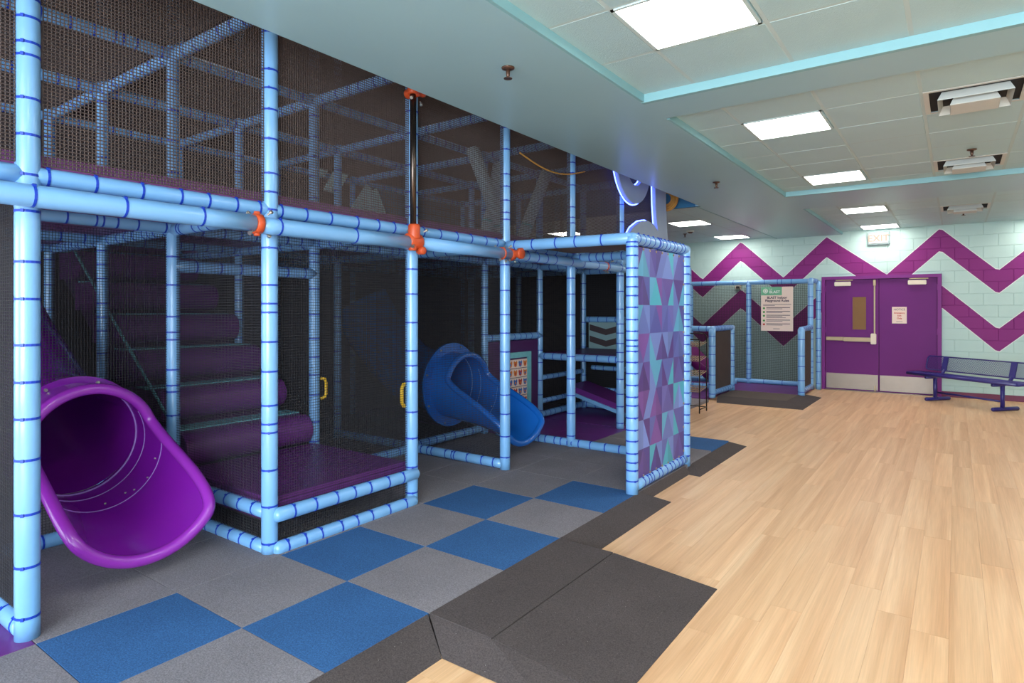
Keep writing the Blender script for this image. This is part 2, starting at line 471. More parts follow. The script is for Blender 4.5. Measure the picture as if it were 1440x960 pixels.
def net(parent, plane, c, a0, a1, b0, b1, pitch=.0165, t=.0042, hole=None, name='net_panel', label=None, m=None):
    """plane 'x': a=y,b=z ; 'y': a=x,b=z ; 'z': a=x,b=y ; hole=(a,b,r)"""
    def P(a, b, e=0.0):
        return {'x': (c + e, a, b), 'y': (a, c + e, b), 'z': (a, b, c + e)}[plane]
    S = []
    def seg(fix, lo, hi, vert):
        spans = [(lo, hi)]
        if hole:
            ha, hb, hr = hole
            q = hr * hr - (fix - (ha if vert else hb)) ** 2
            if q > 0:
                q = math.sqrt(q); m = hb if vert else ha
                spans = [(lo, min(hi, m - q)), (max(lo, m + q), hi)]
        for l, h in spans:
            if h - l > .005:
                S.append(strand(P(fix, l), P(fix, h), t) if vert else strand(P(l, fix, t * .5), P(h, fix, t * .5), t))
    n = max(1, round((a1 - a0) / pitch))
    for i in range(n + 1): seg(a0 + (a1 - a0) * i / n, b0, b1, True)
    n = max(1, round((b1 - b0) / pitch))
    for i in range(n + 1): seg(b0 + (b1 - b0) * i / n, a0, a1, False)
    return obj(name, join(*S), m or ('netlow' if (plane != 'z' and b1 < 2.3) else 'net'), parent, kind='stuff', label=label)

MT = .065   # top of the rubber mats
WY = 13.4   # face of the far block wall

# ================================================================== SETTING
# ---- floor
floor = obj('floor', box(-9.6, 3.7, -4.2, WY + .2, -.12, -.008), 'wood', kind='structure')
BASE[floor.name] = Vector((0, 0, 0))
PW, PL = .152, 1.52
plank_me = {}
def plank(x, y0, y1):
    L_ = round(y1 - y0, 2)
    if L_ < .05: return
    if L_ not in plank_me:
        plank_me[L_] = new_mesh('plank', *box(-PW / 2 + .0002, PW / 2 - .0002, .0002, L_ - .0002, -.008, 0, .0006), 'wood')
    link('plank', plank_me[L_], floor, (x, y0, 0))
row = 0
nplank = 0
x = -3.60
while x < 1.35:
    lo, hi = (.9, WY)
    if x < -2.0: lo, hi = (4.4, 12.2)
    if x < -2.3: lo, hi = 7.0, 10.9
    lo = max(lo, (x - .25) / .078 if x > .3 else lo)
    y = lo - [0, .53, 1.01, .27, 1.27, .75, .4][(row * 3) % 7]
    while y < hi:
        a, b = max(y, lo), min(y + PL, hi)
        plank(x, a, b); y += PL
    x += PW; row += 1

# ---- rubber tile floor of the playground
mats = holder('floor_rubber', (0, 0, 0), 'grey and blue rubber tile floor of the play area')
tile_me = {c: new_mesh('rubber_tile', *box(-.3035, .3035, -.3035, .3035, 0, MT, .0015), c) for c in ('grub', 'brub', 'pvinyl')}
for ci in range(0, -9, -1):
    xc = -2.084 - .305 + .61 * ci
    for j in range(-5, 8):
        yc = 2.203 + .305 + .61 * j
        if yc > 7.1 or (ci < -4 and j < -3): continue
        blue = (j % 2 != 0) if ci == 0 else (j % 2 == 0) if ci == -1 else False
        if ci == 0 and j == 5: blue = False
        if ci == -1 and j > 2: blue = False
        if ci < -1 and j < -3: blue = False
        kind = 'brub' if blue else 'grub'
        if ci <= -2 and (yc > 5.82 or yc < .68): kind = 'pvinyl'
        link('rubber_tile', tile_me[kind], mats, (xc, yc, 0))
obj('underlay', box(-7.6, -3.36, 7.1, 10.3, 0, MT - .02), 'grub', mats)
obj('purple_mat', box(-7.6, -3.42, 7.1, 9.6, MT - .02, MT), 'pvinyl', mats)
obj('dark_strip', prism([(-2.084, 0), (-2.084, MT), (-2.03, 0)], 'y', 4.64, 5.70), 'krub', mats)

# ---- far wall of painted blocks
wall = obj('wall_back', box(-9.6, 3.7, WY + .006, WY + .2, 0, 3.6), 'wall', kind='structure')
bl_me = {}
def block(x0, x1, z0, z1):
    k = (round(x1 - x0, 3), round(z1 - z0, 3))
    if k not in bl_me:
        bl_me[k] = new_mesh('block', *box(.001, k[0] - .001, 0, .03, .001, k[1] - .001, .0045), 'wall')
    link('block', bl_me[k], wall, (x0, WY, z0))
BW, BH = .406, .2032
DX0, DX1, DZ = -2.14, -.21, 2.19
for r in range(15):
    z0, z1 = r * BH, min((r + 1) * BH, 3.05)
    x = -5.3 + (BW / 2 if r % 2 else 0)
    while x < 1.6:
        segs = [(x, x + BW)]
        if z0 < DZ - .02:
            segs = [(x, min(x + BW, DX0)), (max(x, DX1), x + BW)]
        for a, b in segs:
            a, b = max(a, -5.1), min(b, 1.6)
            if b - a > .03: block(a, b, z0, z1)
        x += BW
obj('wall_face', join(box(-9.6, -5.1, WY, WY + .03, 0, 3.05), box(1.6, 3.7, WY, WY + .03, 0, 3.05)), 'wall', wall)
for i, (a, b) in enumerate(((DX1 + .0, 3.6),)):
    obj('baseboard_back', box(a, b, WY - .012, WY, 0, .10, .004), 'base', kind='structure')
# ---- other walls
obj('wall_right', box(3.6, 3.8, -4.2, WY, 0, 3.3), 'plain', kind='structure')
obj('wall_front', join(box(-9.6, 3.8, -4.4, -4.2, 0, .33), box(-9.6, 3.8, -4.4, -4.2, 2.87, 5.5), box(-9.6, -9.12, -4.4, -4.2, .33, 2.87), box(-3.48, -2.02, -4.4, -4.2, .33, 2.87), box(3.22, 3.8, -4.4, -4.2, .33, 2.87)), 'plain', kind='structure')
for k_, (wa, wb_) in enumerate(((-9.12, -3.48), (-2.02, 3.22))):
    w_ = obj('window_%d' % (k_ + 1), join(box(wa, wb_, -4.34, -4.26, .33, .38), box(wa, wb_, -4.34, -4.26, 2.82, 2.87), *[box(wa + (wb_ - wa) * q / 4 - .025, wa + (wb_ - wa) * q / 4 + .025, -4.34, -4.26, .33, 2.87) for q in range(5)]), 'steel', kind='structure')
    for q in range(4):
        obj('pane', box(wa + (wb_ - wa) * q / 4 + .025, wa + (wb_ - wa) * (q + 1) / 4 - .025, -4.305, -4.297, .38, 2.82), 'daypane', w_)
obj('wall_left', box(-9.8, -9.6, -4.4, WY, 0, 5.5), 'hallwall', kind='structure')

# ---- ceilings
CZ = 3.055
ceil = obj('ceiling', join(box(-1.80, 3.7, -4.2, WY + .1, CZ + .03, CZ + .12), box(-9.6, -1.80, 8.62, WY + .1, CZ + .03, CZ + .12)), 'soffit', kind='structure')
BASE[ceil.name] = Vector()
G = .61
t_me = new_mesh('ceiling_tile', *box(-G / 2 + .009, G / 2 - .009, -G / 2 + .009, G / 2 - .009, 0, .02, .004), 'tile')
tp_me = {}
def ceil_tile(x0, x1, y0, y1, z):
    k = (round(x1 - x0, 2), round(y1 - y0, 2))
    if k == (G, G): me = t_me
    else:
        if k not in tp_me:
            a, b = k[0] / 2 - .009, k[1] / 2 - .009
            tp_me[k] = new_mesh('ceiling_tile', *box(-a, a, -b, b, 0, .02, .004), 'tile')
        me = tp_me[k]
    link('ceiling_tile', me, ceil, ((x0 + x1) / 2, (y0 + y1) / 2, z + random.uniform(-.001, .002)))
bars = []
fix = set()
lights = [(-1.125, 3.115), (-1.125, 5.455), (-1.125, 7.895), (-1.125, 10.665), (-1.125, 12.98),
          (1.315, 5.455), (1.315, 10.665), (-1.125, .675), (-1.125, -1.765), (1.315, .675), (1.315, -1.765), (1.315, 7.895), (1.315, 13.03), (1.315, 3.115)]  # unseen panels; the last two added to brighten the far end
vents = [(.105, 5.455), (.105, 7.895), (.105, 11.275)]
def bay(xs, ys, z, xlim, ylim):
    X = [xlim[0]] + [x for x in xs if xlim[0] + .04 < x < xlim[1] - .04] + [xlim[1]]
    Y = [ylim[0]] + [y for y in ys if ylim[0] + .04 < y < ylim[1] - .04] + [ylim[1]]
    for i in range(len(X) - 1):
        for j in range(len(Y) - 1):
            cx, cy = (X[i] + X[i + 1]) / 2, (Y[j] + Y[j + 1]) / 2
            if any(abs(cx - a) < .15 and abs(cy - b) < .15 for a, b in lights + vents + left_lights): continue
            ceil_tile(X[i], X[i + 1], Y[j], Y[j + 1], z)
    for x in X: bars.append(box(x - .012, x + .012, Y[0], Y[-1], z + .001, z + .02))
    for y in Y: bars.append(box(X[0], X[-1], y - .012, y + .012, z + .0015, z + .02))
left_lights = [(-3.705, 10.355), (-3.705, 12.795), (-6.145, 10.355), (-6.145, 12.795)]
XS = [-1.43 + G * i for i in range(-3, 9)]
XS = [-1.42 + G * i for i in range(0, 9)]
SX = -1.80
bay(XS, [2.81 + G * i for i in range(-12, 3)], CZ, (SX, 3.46), (-4.2, 4.06))
bay(XS, [4.54 + G * i for i in range(0, 7)], CZ, (SX, 3.46), (4.54, 8.50))
bay(XS, [9.75 + G * i for i in range(0, 7)], CZ, (SX, 3.46), (9.75, WY))
bay([-2.79 - G * i for i in range(0, 12)][::-1], [8.83 + G * i for i in range(0, 8)], CZ - .03, (-6.45, -2.98), (8.62, WY))
obj('ceiling_grid', join(*bars), 'tbar', ceil)
obj('ceiling_plain', box(-9.6, -6.45, 8.62, WY, CZ - .03, CZ), 'tile', ceil)
obj('ceiling_soffit', join(box(-2.92, SX, -4.2, 8.55, 3.0, 5.5), box(-2.98, SX, 8.55, WY, 3.0, CZ + .03)), 'soffit', kind='structure')
obj('ceiling_beam', box(SX, 3.6, 4.10, 4.50, 3.0, CZ + .03), 'soffit', kind='structure')
obj('ceiling_beam', box(SX, 3.6, 8.54, 9.70, 3.0, CZ + .03), 'soffit', kind='structure')
n = 1
for seg in (box(SX, SX + .02, -4.2, 4.06, 3.001, CZ + .01), box(SX, 3.6, 4.06, 4.10, 2.998, CZ + .01), box(SX, SX + .02, 4.54, 8.5, 3.001, CZ + .01),
            box(SX, 3.6, 8.50, 8.54, 2.998, CZ + .01), box(SX, SX + .02, 9.74, WY, 3.001, CZ + .01), box(-2.98, -2.965, 8.62, WY, 2.996, CZ)):
    obj('trim_%d' % n, seg, 'trim', kind='structure'); n += 1
# tall hall above the play frame
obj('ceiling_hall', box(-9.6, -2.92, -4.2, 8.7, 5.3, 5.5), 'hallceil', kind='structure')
obj('wall_bulkhead', box(-9.6, -2.92, 8.56, 8.62, 3.0, 5.4), 'blueend', kind='structure')

# ---- double door
door = obj('door_1', join(box(DX0, DX0 + .06, WY - .05, WY + .12, 0, DZ), box(DX1 - .06, DX1, WY - .05, WY + .12, 0, DZ), box(DX0 + .06, DX1 - .06, WY - .05, WY + .12, DZ - .06, DZ)), 'dframe', kind='structure')
xm = (DX0 + DX1) / 2
for i, (a, b) in enumerate(((DX0 + .065, xm - .004), (xm + .004, DX1 - .065))):
    leaf = obj('door_leaf', box(a, b, WY + .0, WY + .045, .012, DZ - .065, .003), 'door', door)
    obj('kick_plate', box(a + .012, b - .012, WY - .004, WY + .002, .03, .32, .001), 'steel', leaf)
    cx = a + .30 if i == 0 else b - .30
    cl = obj('door_closer', box(cx - .14, cx + .14, WY - .06, WY, DZ - .185, DZ - .105, .008), 'cream', leaf)
    obj('closer_arm', box(cx - .12, cx + .17, WY - .05, WY - .03, DZ - .085, DZ - .068, .003), 'brass', leaf)
    for h in (.25, 1.1, 1.9):
        hx = a if i == 0 else b
        obj('hinge', box(hx - .008, hx + .008, WY - .012, WY + .005, h, h + .11, .002), 'dframe', leaf)
    if i == 0:
        obj('vision_pane', box(-1.61, -1.385, WY - .004, WY + .004, 1.17, 1.79, .001), 'pane', leaf)
        fr = [box(-1.625, -1.61, WY - .008, WY, 1.155, 1.805), box(-1.385, -1.37, WY - .008, WY, 1.155, 1.805), box(-1.61, -1.385, WY - .008, WY, 1.79, 1.805), box(-1.61, -1.385, WY - .008, WY, 1.155, 1.17)]
        obj('pane_frame', join(*fr), 'door', leaf)
        obj('panic_bar', join(box(-2.06, -1.76, WY - .06, WY - .005, .955, 1.025, .006), box(-1.76, -1.30, WY - .07, WY - .005, .945, 1.02, .008)), 'brass', leaf)
        obj('latch_case', box(-1.305, -1.215, WY - .075, WY, .90, 1.10, .01), 'cream', leaf)
        obj('vertical_rod', join(box(-1.255, -1.232, WY - .03, WY - .01, 1.10, 2.05), box(-1.265, -1.222, WY - .045, WY, 2.0, 2.11, .004)), 'brass', leaf)
        obj('foot_bolt', box(-1.25, -1.225, WY - .03, WY, .01, .12, .003), 'brass', leaf)
obj('dark_gap_backing', box(DX0 + .06, DX1 - .06, WY + .003, WY + .0055, 0, DZ - .06), 'dark', door)  # dark backing sheet so the gaps around the leaves look shaded
obj('threshold', box(DX0 + .06, DX1 - .06, WY - .10, WY + .04, 0, .012, .003), 'steel', door)

# ================================================================== ceiling fittings
def ceiling_light(x, y, z, label, group, on='lamp'):
    t = thing('ceiling_light', label, 'ceiling light', (x, y, z), group)
    w = .295
    fr = [box(x - w, x + w, y - w, y - w + .018, z - .006, z + .02), box(x - w, x + w, y + w - .018, y + w, z - .006, z + .02),
          box(x - w, x - w + .018, y - w, y + w, z - .006, z + .02), box(x + w - .018, x + w, y - w, y + w, z - .006, z + .02)]
    obj('frame', join(*fr), 'tbar', t)
    obj('diffuser', box(x - w + .018, x + w - .018, y - w + .018, y + w - .018, z - .002, z + .012), on, t)
    return t
names = ['largest lit square ceiling panel, cut by the top edge of the photo', 'lit square ceiling panel, first beyond the near aqua ceiling beam',
         'lit square ceiling panel, second beyond the near ceiling beam, beside the middle vent', 'lit square ceiling panel beyond the far ceiling beam, level with the farthest vent',
         'lit square ceiling panel right above the exit sign']
for i, (x, y) in enumerate(lights):
    if i < 5: ceiling_light(x, y, CZ, names[i], 'ceiling lights')
    else: ceiling_light(x, y, CZ, 'unseen lit square ceiling panel, added to light the room', 'ceiling lights out of frame')
ll = ['lit square ceiling panel nearer the blue bulkhead, over the small play frame', 'lit square ceiling panel against the zigzag wall, left of the soffit',
      'lit ceiling panel glimpsed through the upper brown netting', 'lit ceiling panel deep behind the play frame']
for (x, y), l in zip(left_lights, ll): ceiling_light(x, y, CZ - .03, l, 'ceiling lights')

def vent(x, y, z, label):
    t = thing('air_vent', label, 'air vent', (x, y, z), 'square ceiling air vents')
    def ring(w0, z0, w1, z1, th=.004):
        V, F = [], []
        for w, zz in ((w0, z0), (w1, z1), (w1, z1 + th), (w0, z0 + th)):
            V += [(x - w, y - w, zz), (x + w, y - w, zz), (x + w, y + w, zz), (x - w, y + w, zz)]
        for a in range(4):
            b = (a + 1) % 4
            for k in range(4):
                n_ = (k + 1) % 4
                F.append((k * 4 + a, k * 4 + b, n_ * 4 + b, n_ * 4 + a))
        return V, F
    obj('frame', ring(.295, z - .004, .262, z - .004), 'vent', t)
    obj('outer_cone', ring(.185, z + .01, .212, z - .05), 'vent', t)
    obj('inner_cone', ring(.105, z + .01, .140, z - .075), 'vent', t)
    obj('centre_plate', box(x - .138, x + .138, y - .138, y + .138, z - .076, z - .07), 'vent', t)
    obj('duct', box(x - .275, x + .275, y - .275, y + .275, z + .01, z + .025), 'dark', t)
vl = ['nearest and largest square ceiling air vent, at the right edge', 'middle square ceiling air vent, just before the far aqua beam', 'farthest and smallest square ceiling air vent, beyond the far beam']
for (x, y), l in zip(vents, vl): vent(x, y, CZ, l)

def sprinkler(x, y, z, label):
    t = thing('sprinkler_head', label, 'sprinkler', (x, y, z), 'ceiling sprinklers')
    obj('escutcheon', tube([(x, y, z), (x, y, z - .008), (x, y, z - .014)], [.04, .038, .02], 16), 'sprk', t, True)
    obj('body', tube([(x, y, z - .01), (x, y, z - .05), (x, y, z - .06)], [.014, .012, .007], 10), 'sprk', t, True)
    obj('deflector', disc((x, y, z - .066), 'z', .026, .004, 14), 'sprk', t)
for x, y, z, l in [(-2.19, 3.0, 3.0, 'nearest bronze sprinkler head, on the soffit over the mats'), (-2.22, 7.07, 3.0, 'small sprinkler head on the soffit, before the far beam'),
                   (.12, 7.25, CZ, 'reddish sprinkler head beside the middle ceiling vent'), (.09, 11.7, CZ, 'tiny sprinkler head under the farthest ceiling vent'),
                   (-4.28, 11.7, CZ - .03, 'tiny sprinkler head beside the smoke detector')]:
    sprinkler(x, y, z, l)
sd = thing('smoke_detector', 'small round smoke detector on ceiling over small play frame', 'smoke detector', (-4.05, 11.35, CZ - .03))
obj('base_plate', disc((-4.05, 11.35, CZ - .04), 'z', .07, .02), 'vent', sd)
obj('sensor_cap', tube([(-4.05, 11.35, CZ - .05), (-4.05, 11.35, CZ - .075)], [.055, .03], 16), 'sprk', sd, True)
# lamps of the tall hall (above the sight line, behind the soffit)
for x, y in ((-4.6, .6), (-4.6, 3.6), (-4.6, 6.6), (-6.4, 2.0), (-6.4, 5.5)):
    t = thing('hall_lamp', 'flat lamp on the dark hall ceiling above the play frame', 'lamp', (x, y, 5.2), 'lamps of the tall hall')
    obj('housing', box(x - .32, x + .32, y - .62, y + .62, 5.24, 5.299, .01), 'vent', t)
    obj('lens', box(x - .28, x + .28, y - .58, y + .58, 5.225, 5.245), 'hall', t)

# ---- exit sign
ex = thing('exit_sign', 'lit white exit sign on the wall above the purple doors', 'exit sign', (-1.18, WY, 2.78))
obj('housing', box(-1.36, -1.0, WY - .055, WY, 2.76, 3.0, .008), 'exitcase', ex)
obj('face', box(-1.335, -1.025, WY - .062, WY - .055, 2.79, 2.98), 'exit', ex)
wall_text('EXIT', .17, -1.18, WY - .064, 2.825, 'exitink', ex, .003)

# ================================================================== PLAY STRUCTURE
XG = [-3.4, -4.6, -5.8, -7.0]
YG = [-.23, .98, 2.19, 3.40, 4.61, 5.82, 7.03, 8.24, 9.45]
ps = thing('play_structure', 'two storey indoor play frame of light blue padded pipes with dark netting', 'play structure', (-3.4, .98, 0))
Z2, Z3, ZT = 2.15, 3.38, 4.7
# posts
for y in YG[:8]:
    for x in XG:
        near = (x == -3.4 and .9 < y < 8) or (x == -4.6 and 2 < y < 3.5)
        top_z = ZT
        foam_pipe('post', ps, (x, y, MT if y > -.5 else 0), (x, y, top_z), R0 if x == -3.4 else .045, single=near, gap=.205)
foam_pipe('post', ps, (-3.4, 9.45, MT), (-3.4, 9.45, 2.2), .045)
foam_pipe('post', ps, (-2.12, 4.60, MT - .02), (-2.12, 4.60, 2.13), .050, gap=.085, single=True)
foam_pipe('post', ps, (-2.12, 5.80, MT - .02), (-2.12, 5.80, 2.13), .048, gap=.10, single=True)
# front beams along Y
for i in range(7):
    y0, y1 = YG[i], YG[i + 1]
    foam_pipe('beam', ps, (-3.405, y0, Z2), (-3.405, y1, Z2), .043, single=(0 < i < 4), gap=.19)
    foam_pipe('beam', ps, (-3.4, y0, Z3), (-3.4, y1, Z3), .046)
    for x in XG[1:]:
        foam_pipe('beam', ps, (x, y0, Z2 - .015), (x, y1, Z2 - .015), .044)
        foam_pipe('beam', ps, (x, y0, Z3), (x, y1, Z3), .044)
for y in YG[:8]:
    for a, b in zip(XG[:-1], XG[1:]):
        foam_pipe('beam', ps, (a, y, Z2 - .03), (b, y, Z2 - .03), .044)
        foam_pipe('beam', ps, (a, y, Z3), (b, y, Z3), .044)
# outer clamped rail in front of the deck beams
foam_pipe('clamp_rail', ps, (-3.285, -.3, 2.04), (-3.285, 2.01, 2.04), .050, single=True, gap=.42)
foam_pipe('clamp_rail', ps, (-3.285, 2.06, 2.035), (-3.285, 3.28, 2.04), .050, single=True, gap=.5)
foam_pipe('clamp_rail', ps, (-3.285, 3.38, 2.045), (-3.285, 4.52, 2.045), .050, ties=False)
foam_pipe('clamp_rail', ps, (-3.285, 4.56, 2.045), (-3.285, 7.0, 2.045), .048, single=True, gap=.3)
# low pipes
def low(p0, p1, r=.045, single=False, **k): foam_pipe('floor_rail', ps, p0, p1, r, single=single, **k)
zf = MT + .035
low((-3.36, 2.19 + .02, .085), (-3.36, 3.38, .085), .044, True, ends=(True, True))
low((-3.36, 2.19 + .02, .29), (-3.36, 3.40, .29), .044, True, ends=(True, True))
low((-3.42, 2.19, .085), (-4.6, 2.19, .085), .043, True)
low((-3.42, 2.19, .305), (-4.6, 2.19, .305), .043, True)
low((-3.42, .98, zf), (-4.6, .98, zf), .046, True)
low((-4.6, .98, zf), (-4.6, 2.19, zf))
low((-4.6, .98, .95), (-5.8, .98, .95))
low((-4.6, 3.40, zf), (-4.6, 4.61, zf))
low((-3.42, 4.61, zf + .01), (-4.6, 4.61, zf + .01), .045, True)
low((-4.6, 4.61, zf + .02), (-5.8, 4.61, zf + .02))
low((-4.6, 4.61, zf + .03), (-4.6, 5.82, zf + .03))
low((-4.4, 5.82, zf), (-2.14, 5.82, zf), .045, True)
low((-4.6, 5.82, 1.2), (-4.6, 7.03, 1.2))
low((-4.6, 7.03, .92), (-3.4, 7.03, .92))
low((-4.6, 7.03, zf + .02), (-4.6, 8.24, zf + .02))
low((-4.6, 8.24, zf + .02), (-3.4, 8.24, zf + .02))
low((-4.55, 8.24, 1.40), (-3.45, 8.24, 1.40)); low((-4.55, 8.24, .93), (-3.45, 8.24, .93))
low((-4.45, 8.24, .36), (-3.6, 8.24, .36), .035); low((-4.45, 8.24, .68), (-3.6, 8.24, .68), .035)
low((-4.6, 7.05, .62), (-4.6, 8.2, .62), .035); low((-4.6, 7.05, .30), (-4.6, 8.2, .30), .035)
low((-4.6, 3.40, 1.86), (-4.6, 2.19, 1.86), .046)
# vestibule frame in front
zv = 2.10
foam_pipe('beam', ps, (-3.36, 4.60, zv + .03), (-2.14, 4.60, zv + .02), .048, single=True, gap=.22, ends=(False, True))
foam_pipe('beam', ps, (-2.12, 4.60, zv + .02), (-2.12, 5.82, zv + .02), .048, single=True, gap=.095, ends=(True, True))
foam_pipe('beam', ps, (-3.36, 5.81, zv), (-2.14, 5.81, zv), .045, gap=.1)
foam_pipe('floor_rail', ps, (-2.12, 4.66, MT + .05), (-2.12, 5.76, MT + .05), .045, single=True, gap=.10)
obj('roof_tarp', box(-3.36, -2.14, 4.63, 5.80, zv + .05, zv + .056), 'tan', ps)

# decks of the upper storey, one padded panel per bay
dk = new_mesh('deck_panel', *box(-.6, .6, -.605, .605, -.045, .045, .015), 'deckvinyl')
for i in range(7):
    for j, (a, b) in enumerate(zip(XG[:-1], XG[1:])):
        if j == 2 and i == 2: continue
        cx, cy = (a + b) / 2, (YG[i] + YG[i + 1]) / 2
        if j == 0: cx += .0
        link('deck_panel', dk, ps, (cx, cy, 2.205))
# entry platform
obj('platform_pad', box(-4.62, -3.42, 2.21, 3.40, .22, .375, .025), 'pvinyl', ps)
obj('platform_frame', box(-4.58, -3.46, 2.25, 3.36, .20, .24), 'dark', ps)
# far-side decks
obj('crawl_deck', box(-4.55, -3.45, 7.06, 8.18, .90, .97, .02), 'dvinyl', ps)
ramp = [(-4.45, 7.25), (-3.45, 7.25)]
obj('crawl_ramp', prism([(-4.5, .40), (-4.5, .48), (-3.47, .20), (-3.47, .12)], 'y', 7.62, 8.18), 'pvinyl', ps)
obj('ramp_edge', prism([(-4.5, .35), (-4.5, .40), (-3.47, .12), (-3.47, .07)], 'y', 7.60, 8.18), 'foam', ps)

# nets
for i in range(7):
    net(ps, 'x', -3.385, YG[i] + .055, YG[i + 1] - .05, 2.2, ZT - .3, t=.0056)
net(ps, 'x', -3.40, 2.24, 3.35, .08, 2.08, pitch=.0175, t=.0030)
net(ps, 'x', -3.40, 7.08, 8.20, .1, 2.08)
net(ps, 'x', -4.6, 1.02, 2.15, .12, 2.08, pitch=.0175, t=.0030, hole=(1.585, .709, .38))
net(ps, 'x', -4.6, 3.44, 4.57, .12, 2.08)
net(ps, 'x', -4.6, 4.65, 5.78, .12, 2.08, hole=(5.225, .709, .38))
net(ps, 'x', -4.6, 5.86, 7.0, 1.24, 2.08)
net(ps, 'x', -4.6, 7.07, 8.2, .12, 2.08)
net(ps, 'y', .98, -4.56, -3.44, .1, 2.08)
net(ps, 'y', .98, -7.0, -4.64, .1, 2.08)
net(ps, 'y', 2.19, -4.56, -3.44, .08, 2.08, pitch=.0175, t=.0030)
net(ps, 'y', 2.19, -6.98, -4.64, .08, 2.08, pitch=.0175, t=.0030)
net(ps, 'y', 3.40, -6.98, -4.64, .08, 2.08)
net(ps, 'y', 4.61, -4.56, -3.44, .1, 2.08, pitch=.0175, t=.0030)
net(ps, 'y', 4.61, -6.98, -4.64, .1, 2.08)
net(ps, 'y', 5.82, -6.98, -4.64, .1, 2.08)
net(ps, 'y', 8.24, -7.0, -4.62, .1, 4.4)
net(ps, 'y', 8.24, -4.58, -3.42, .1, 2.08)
net(ps, 'x', -7.0, -.2, 8.2, .1, 4.4, pitch=.02, t=.008)
for a, b in ((-.2, 2.17), (2.2, 4.6), (4.62, 8.2)):
    net(ps, 'z', Z3 + .06, -6.98, -3.45, a, b, pitch=.02, t=.008)

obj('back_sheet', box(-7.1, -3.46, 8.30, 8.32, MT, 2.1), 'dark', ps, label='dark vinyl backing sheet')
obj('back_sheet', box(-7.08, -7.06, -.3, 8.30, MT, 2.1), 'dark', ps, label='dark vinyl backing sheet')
# clamps
def clamp(c, bars_, label, big=False):
    x, y, z = c
    t = obj('pipe_clamp', join(*[tube([Vector(p) - Vector(d) * l, Vector(p) - Vector(d) * l * .8, Vector(p) + Vector(d) * l * .8, Vector(p) + Vector(d) * l], [r * .86, r, r, r * .86], 14) for p, d, l, r in bars_]), 'orange', ps, True, label=label)
    for k in range(4):
        a = k * PI / 2 + .4
        q = Vector((x + .045 * math.cos(a) + .02, y + .06 * math.sin(a), z + .05 * math.sin(a * 2 + .6)))
        dd = Vector((.6 * math.cos(a), .6 * math.sin(a), .5 * math.sin(2 * a))).normalized()
        obj('bolt', tube([q, q + dd * .022, q + dd * .022, q + dd * .034], [.006, .006, .012, .012], 8), 'bolt', t)
X_, Y_, Z_ = (1, 0, 0), (0, 1, 0), (0, 0, 1)
clamp((-3.285, 2.04, 2.04), [((-3.285, 2.035, 2.04), Y_, .022, .060), ((-3.285, 2.035, 2.095), Z_, .016, .018), ((-3.285, 2.035, 1.985), Z_, .016, .018)], 'small orange collar on the outer rail')
clamp((-3.27, 3.31, 2.07), [((-3.285, 3.30, 2.05), Y_, .065, .062), ((-3.26, 3.285, 2.12), Z_, .055, .045), ((-3.34, 3.33, 2.06), X_, .07, .05), ((-3.26, 3.27, 2.0), Z_, .02, .03), ((-3.25, 3.35, 1.985), X_, .03, .03)], 'large orange pipe clamp below the black pole')
clamp((-3.285, 4.54, 2.05), [((-3.285, 4.54, 2.045), Y_, .03, .056), ((-3.22, 4.55, 2.05), X_, .05, .035), ((-3.18, 4.55, 2.05), X_, .018, .05)], 'orange clamp cup on the vestibule corner')
clamp((-3.285, 4.40, 2.045), [((-3.285, 4.40, 2.045), Y_, .008, .058)], 'thin orange collar')
clamp((-3.285, 6.4, 2.045), [((-3.285, 6.4, 2.045), Y_, .012, .054)], 'thin orange collar')
clamp((-3.26, 3.29, 3.15), [((-3.26, 3.275, 3.17), Z_, .035, .042), ((-3.29, 3.30, 3.16), X_, .06, .038), ((-3.26, 3.34, 3.17), Y_, .05, .03)], 'orange clamp at the soffit edge')
obj('steel_pole', tube([(-3.26, 3.275, 2.1), (-3.26, 3.275, 3.22)], .024, 14), 'blacksteel', ps, True, label='bare black steel pole')
# handles
for (x, y) in ((-4.545, 3.43), (-3.43, 3.375)):
    pts = [(x, y, .76), (x + .0, y + .04, .77), (x, y + .052, .80), (x, y + .052, .90), (x, y + .04, .93), (x, y, .94)] if x < -4 else \
          [(x, y + .03, .80), (x, y - .035, .81), (x, y - .05, .84), (x, y - .05, .94), (x, y - .035, .97), (x, y + .03, .98)]
    obj('grab_handle', tube(pts, .014, 8), 'yellow', ps, True, label='yellow grab handle')

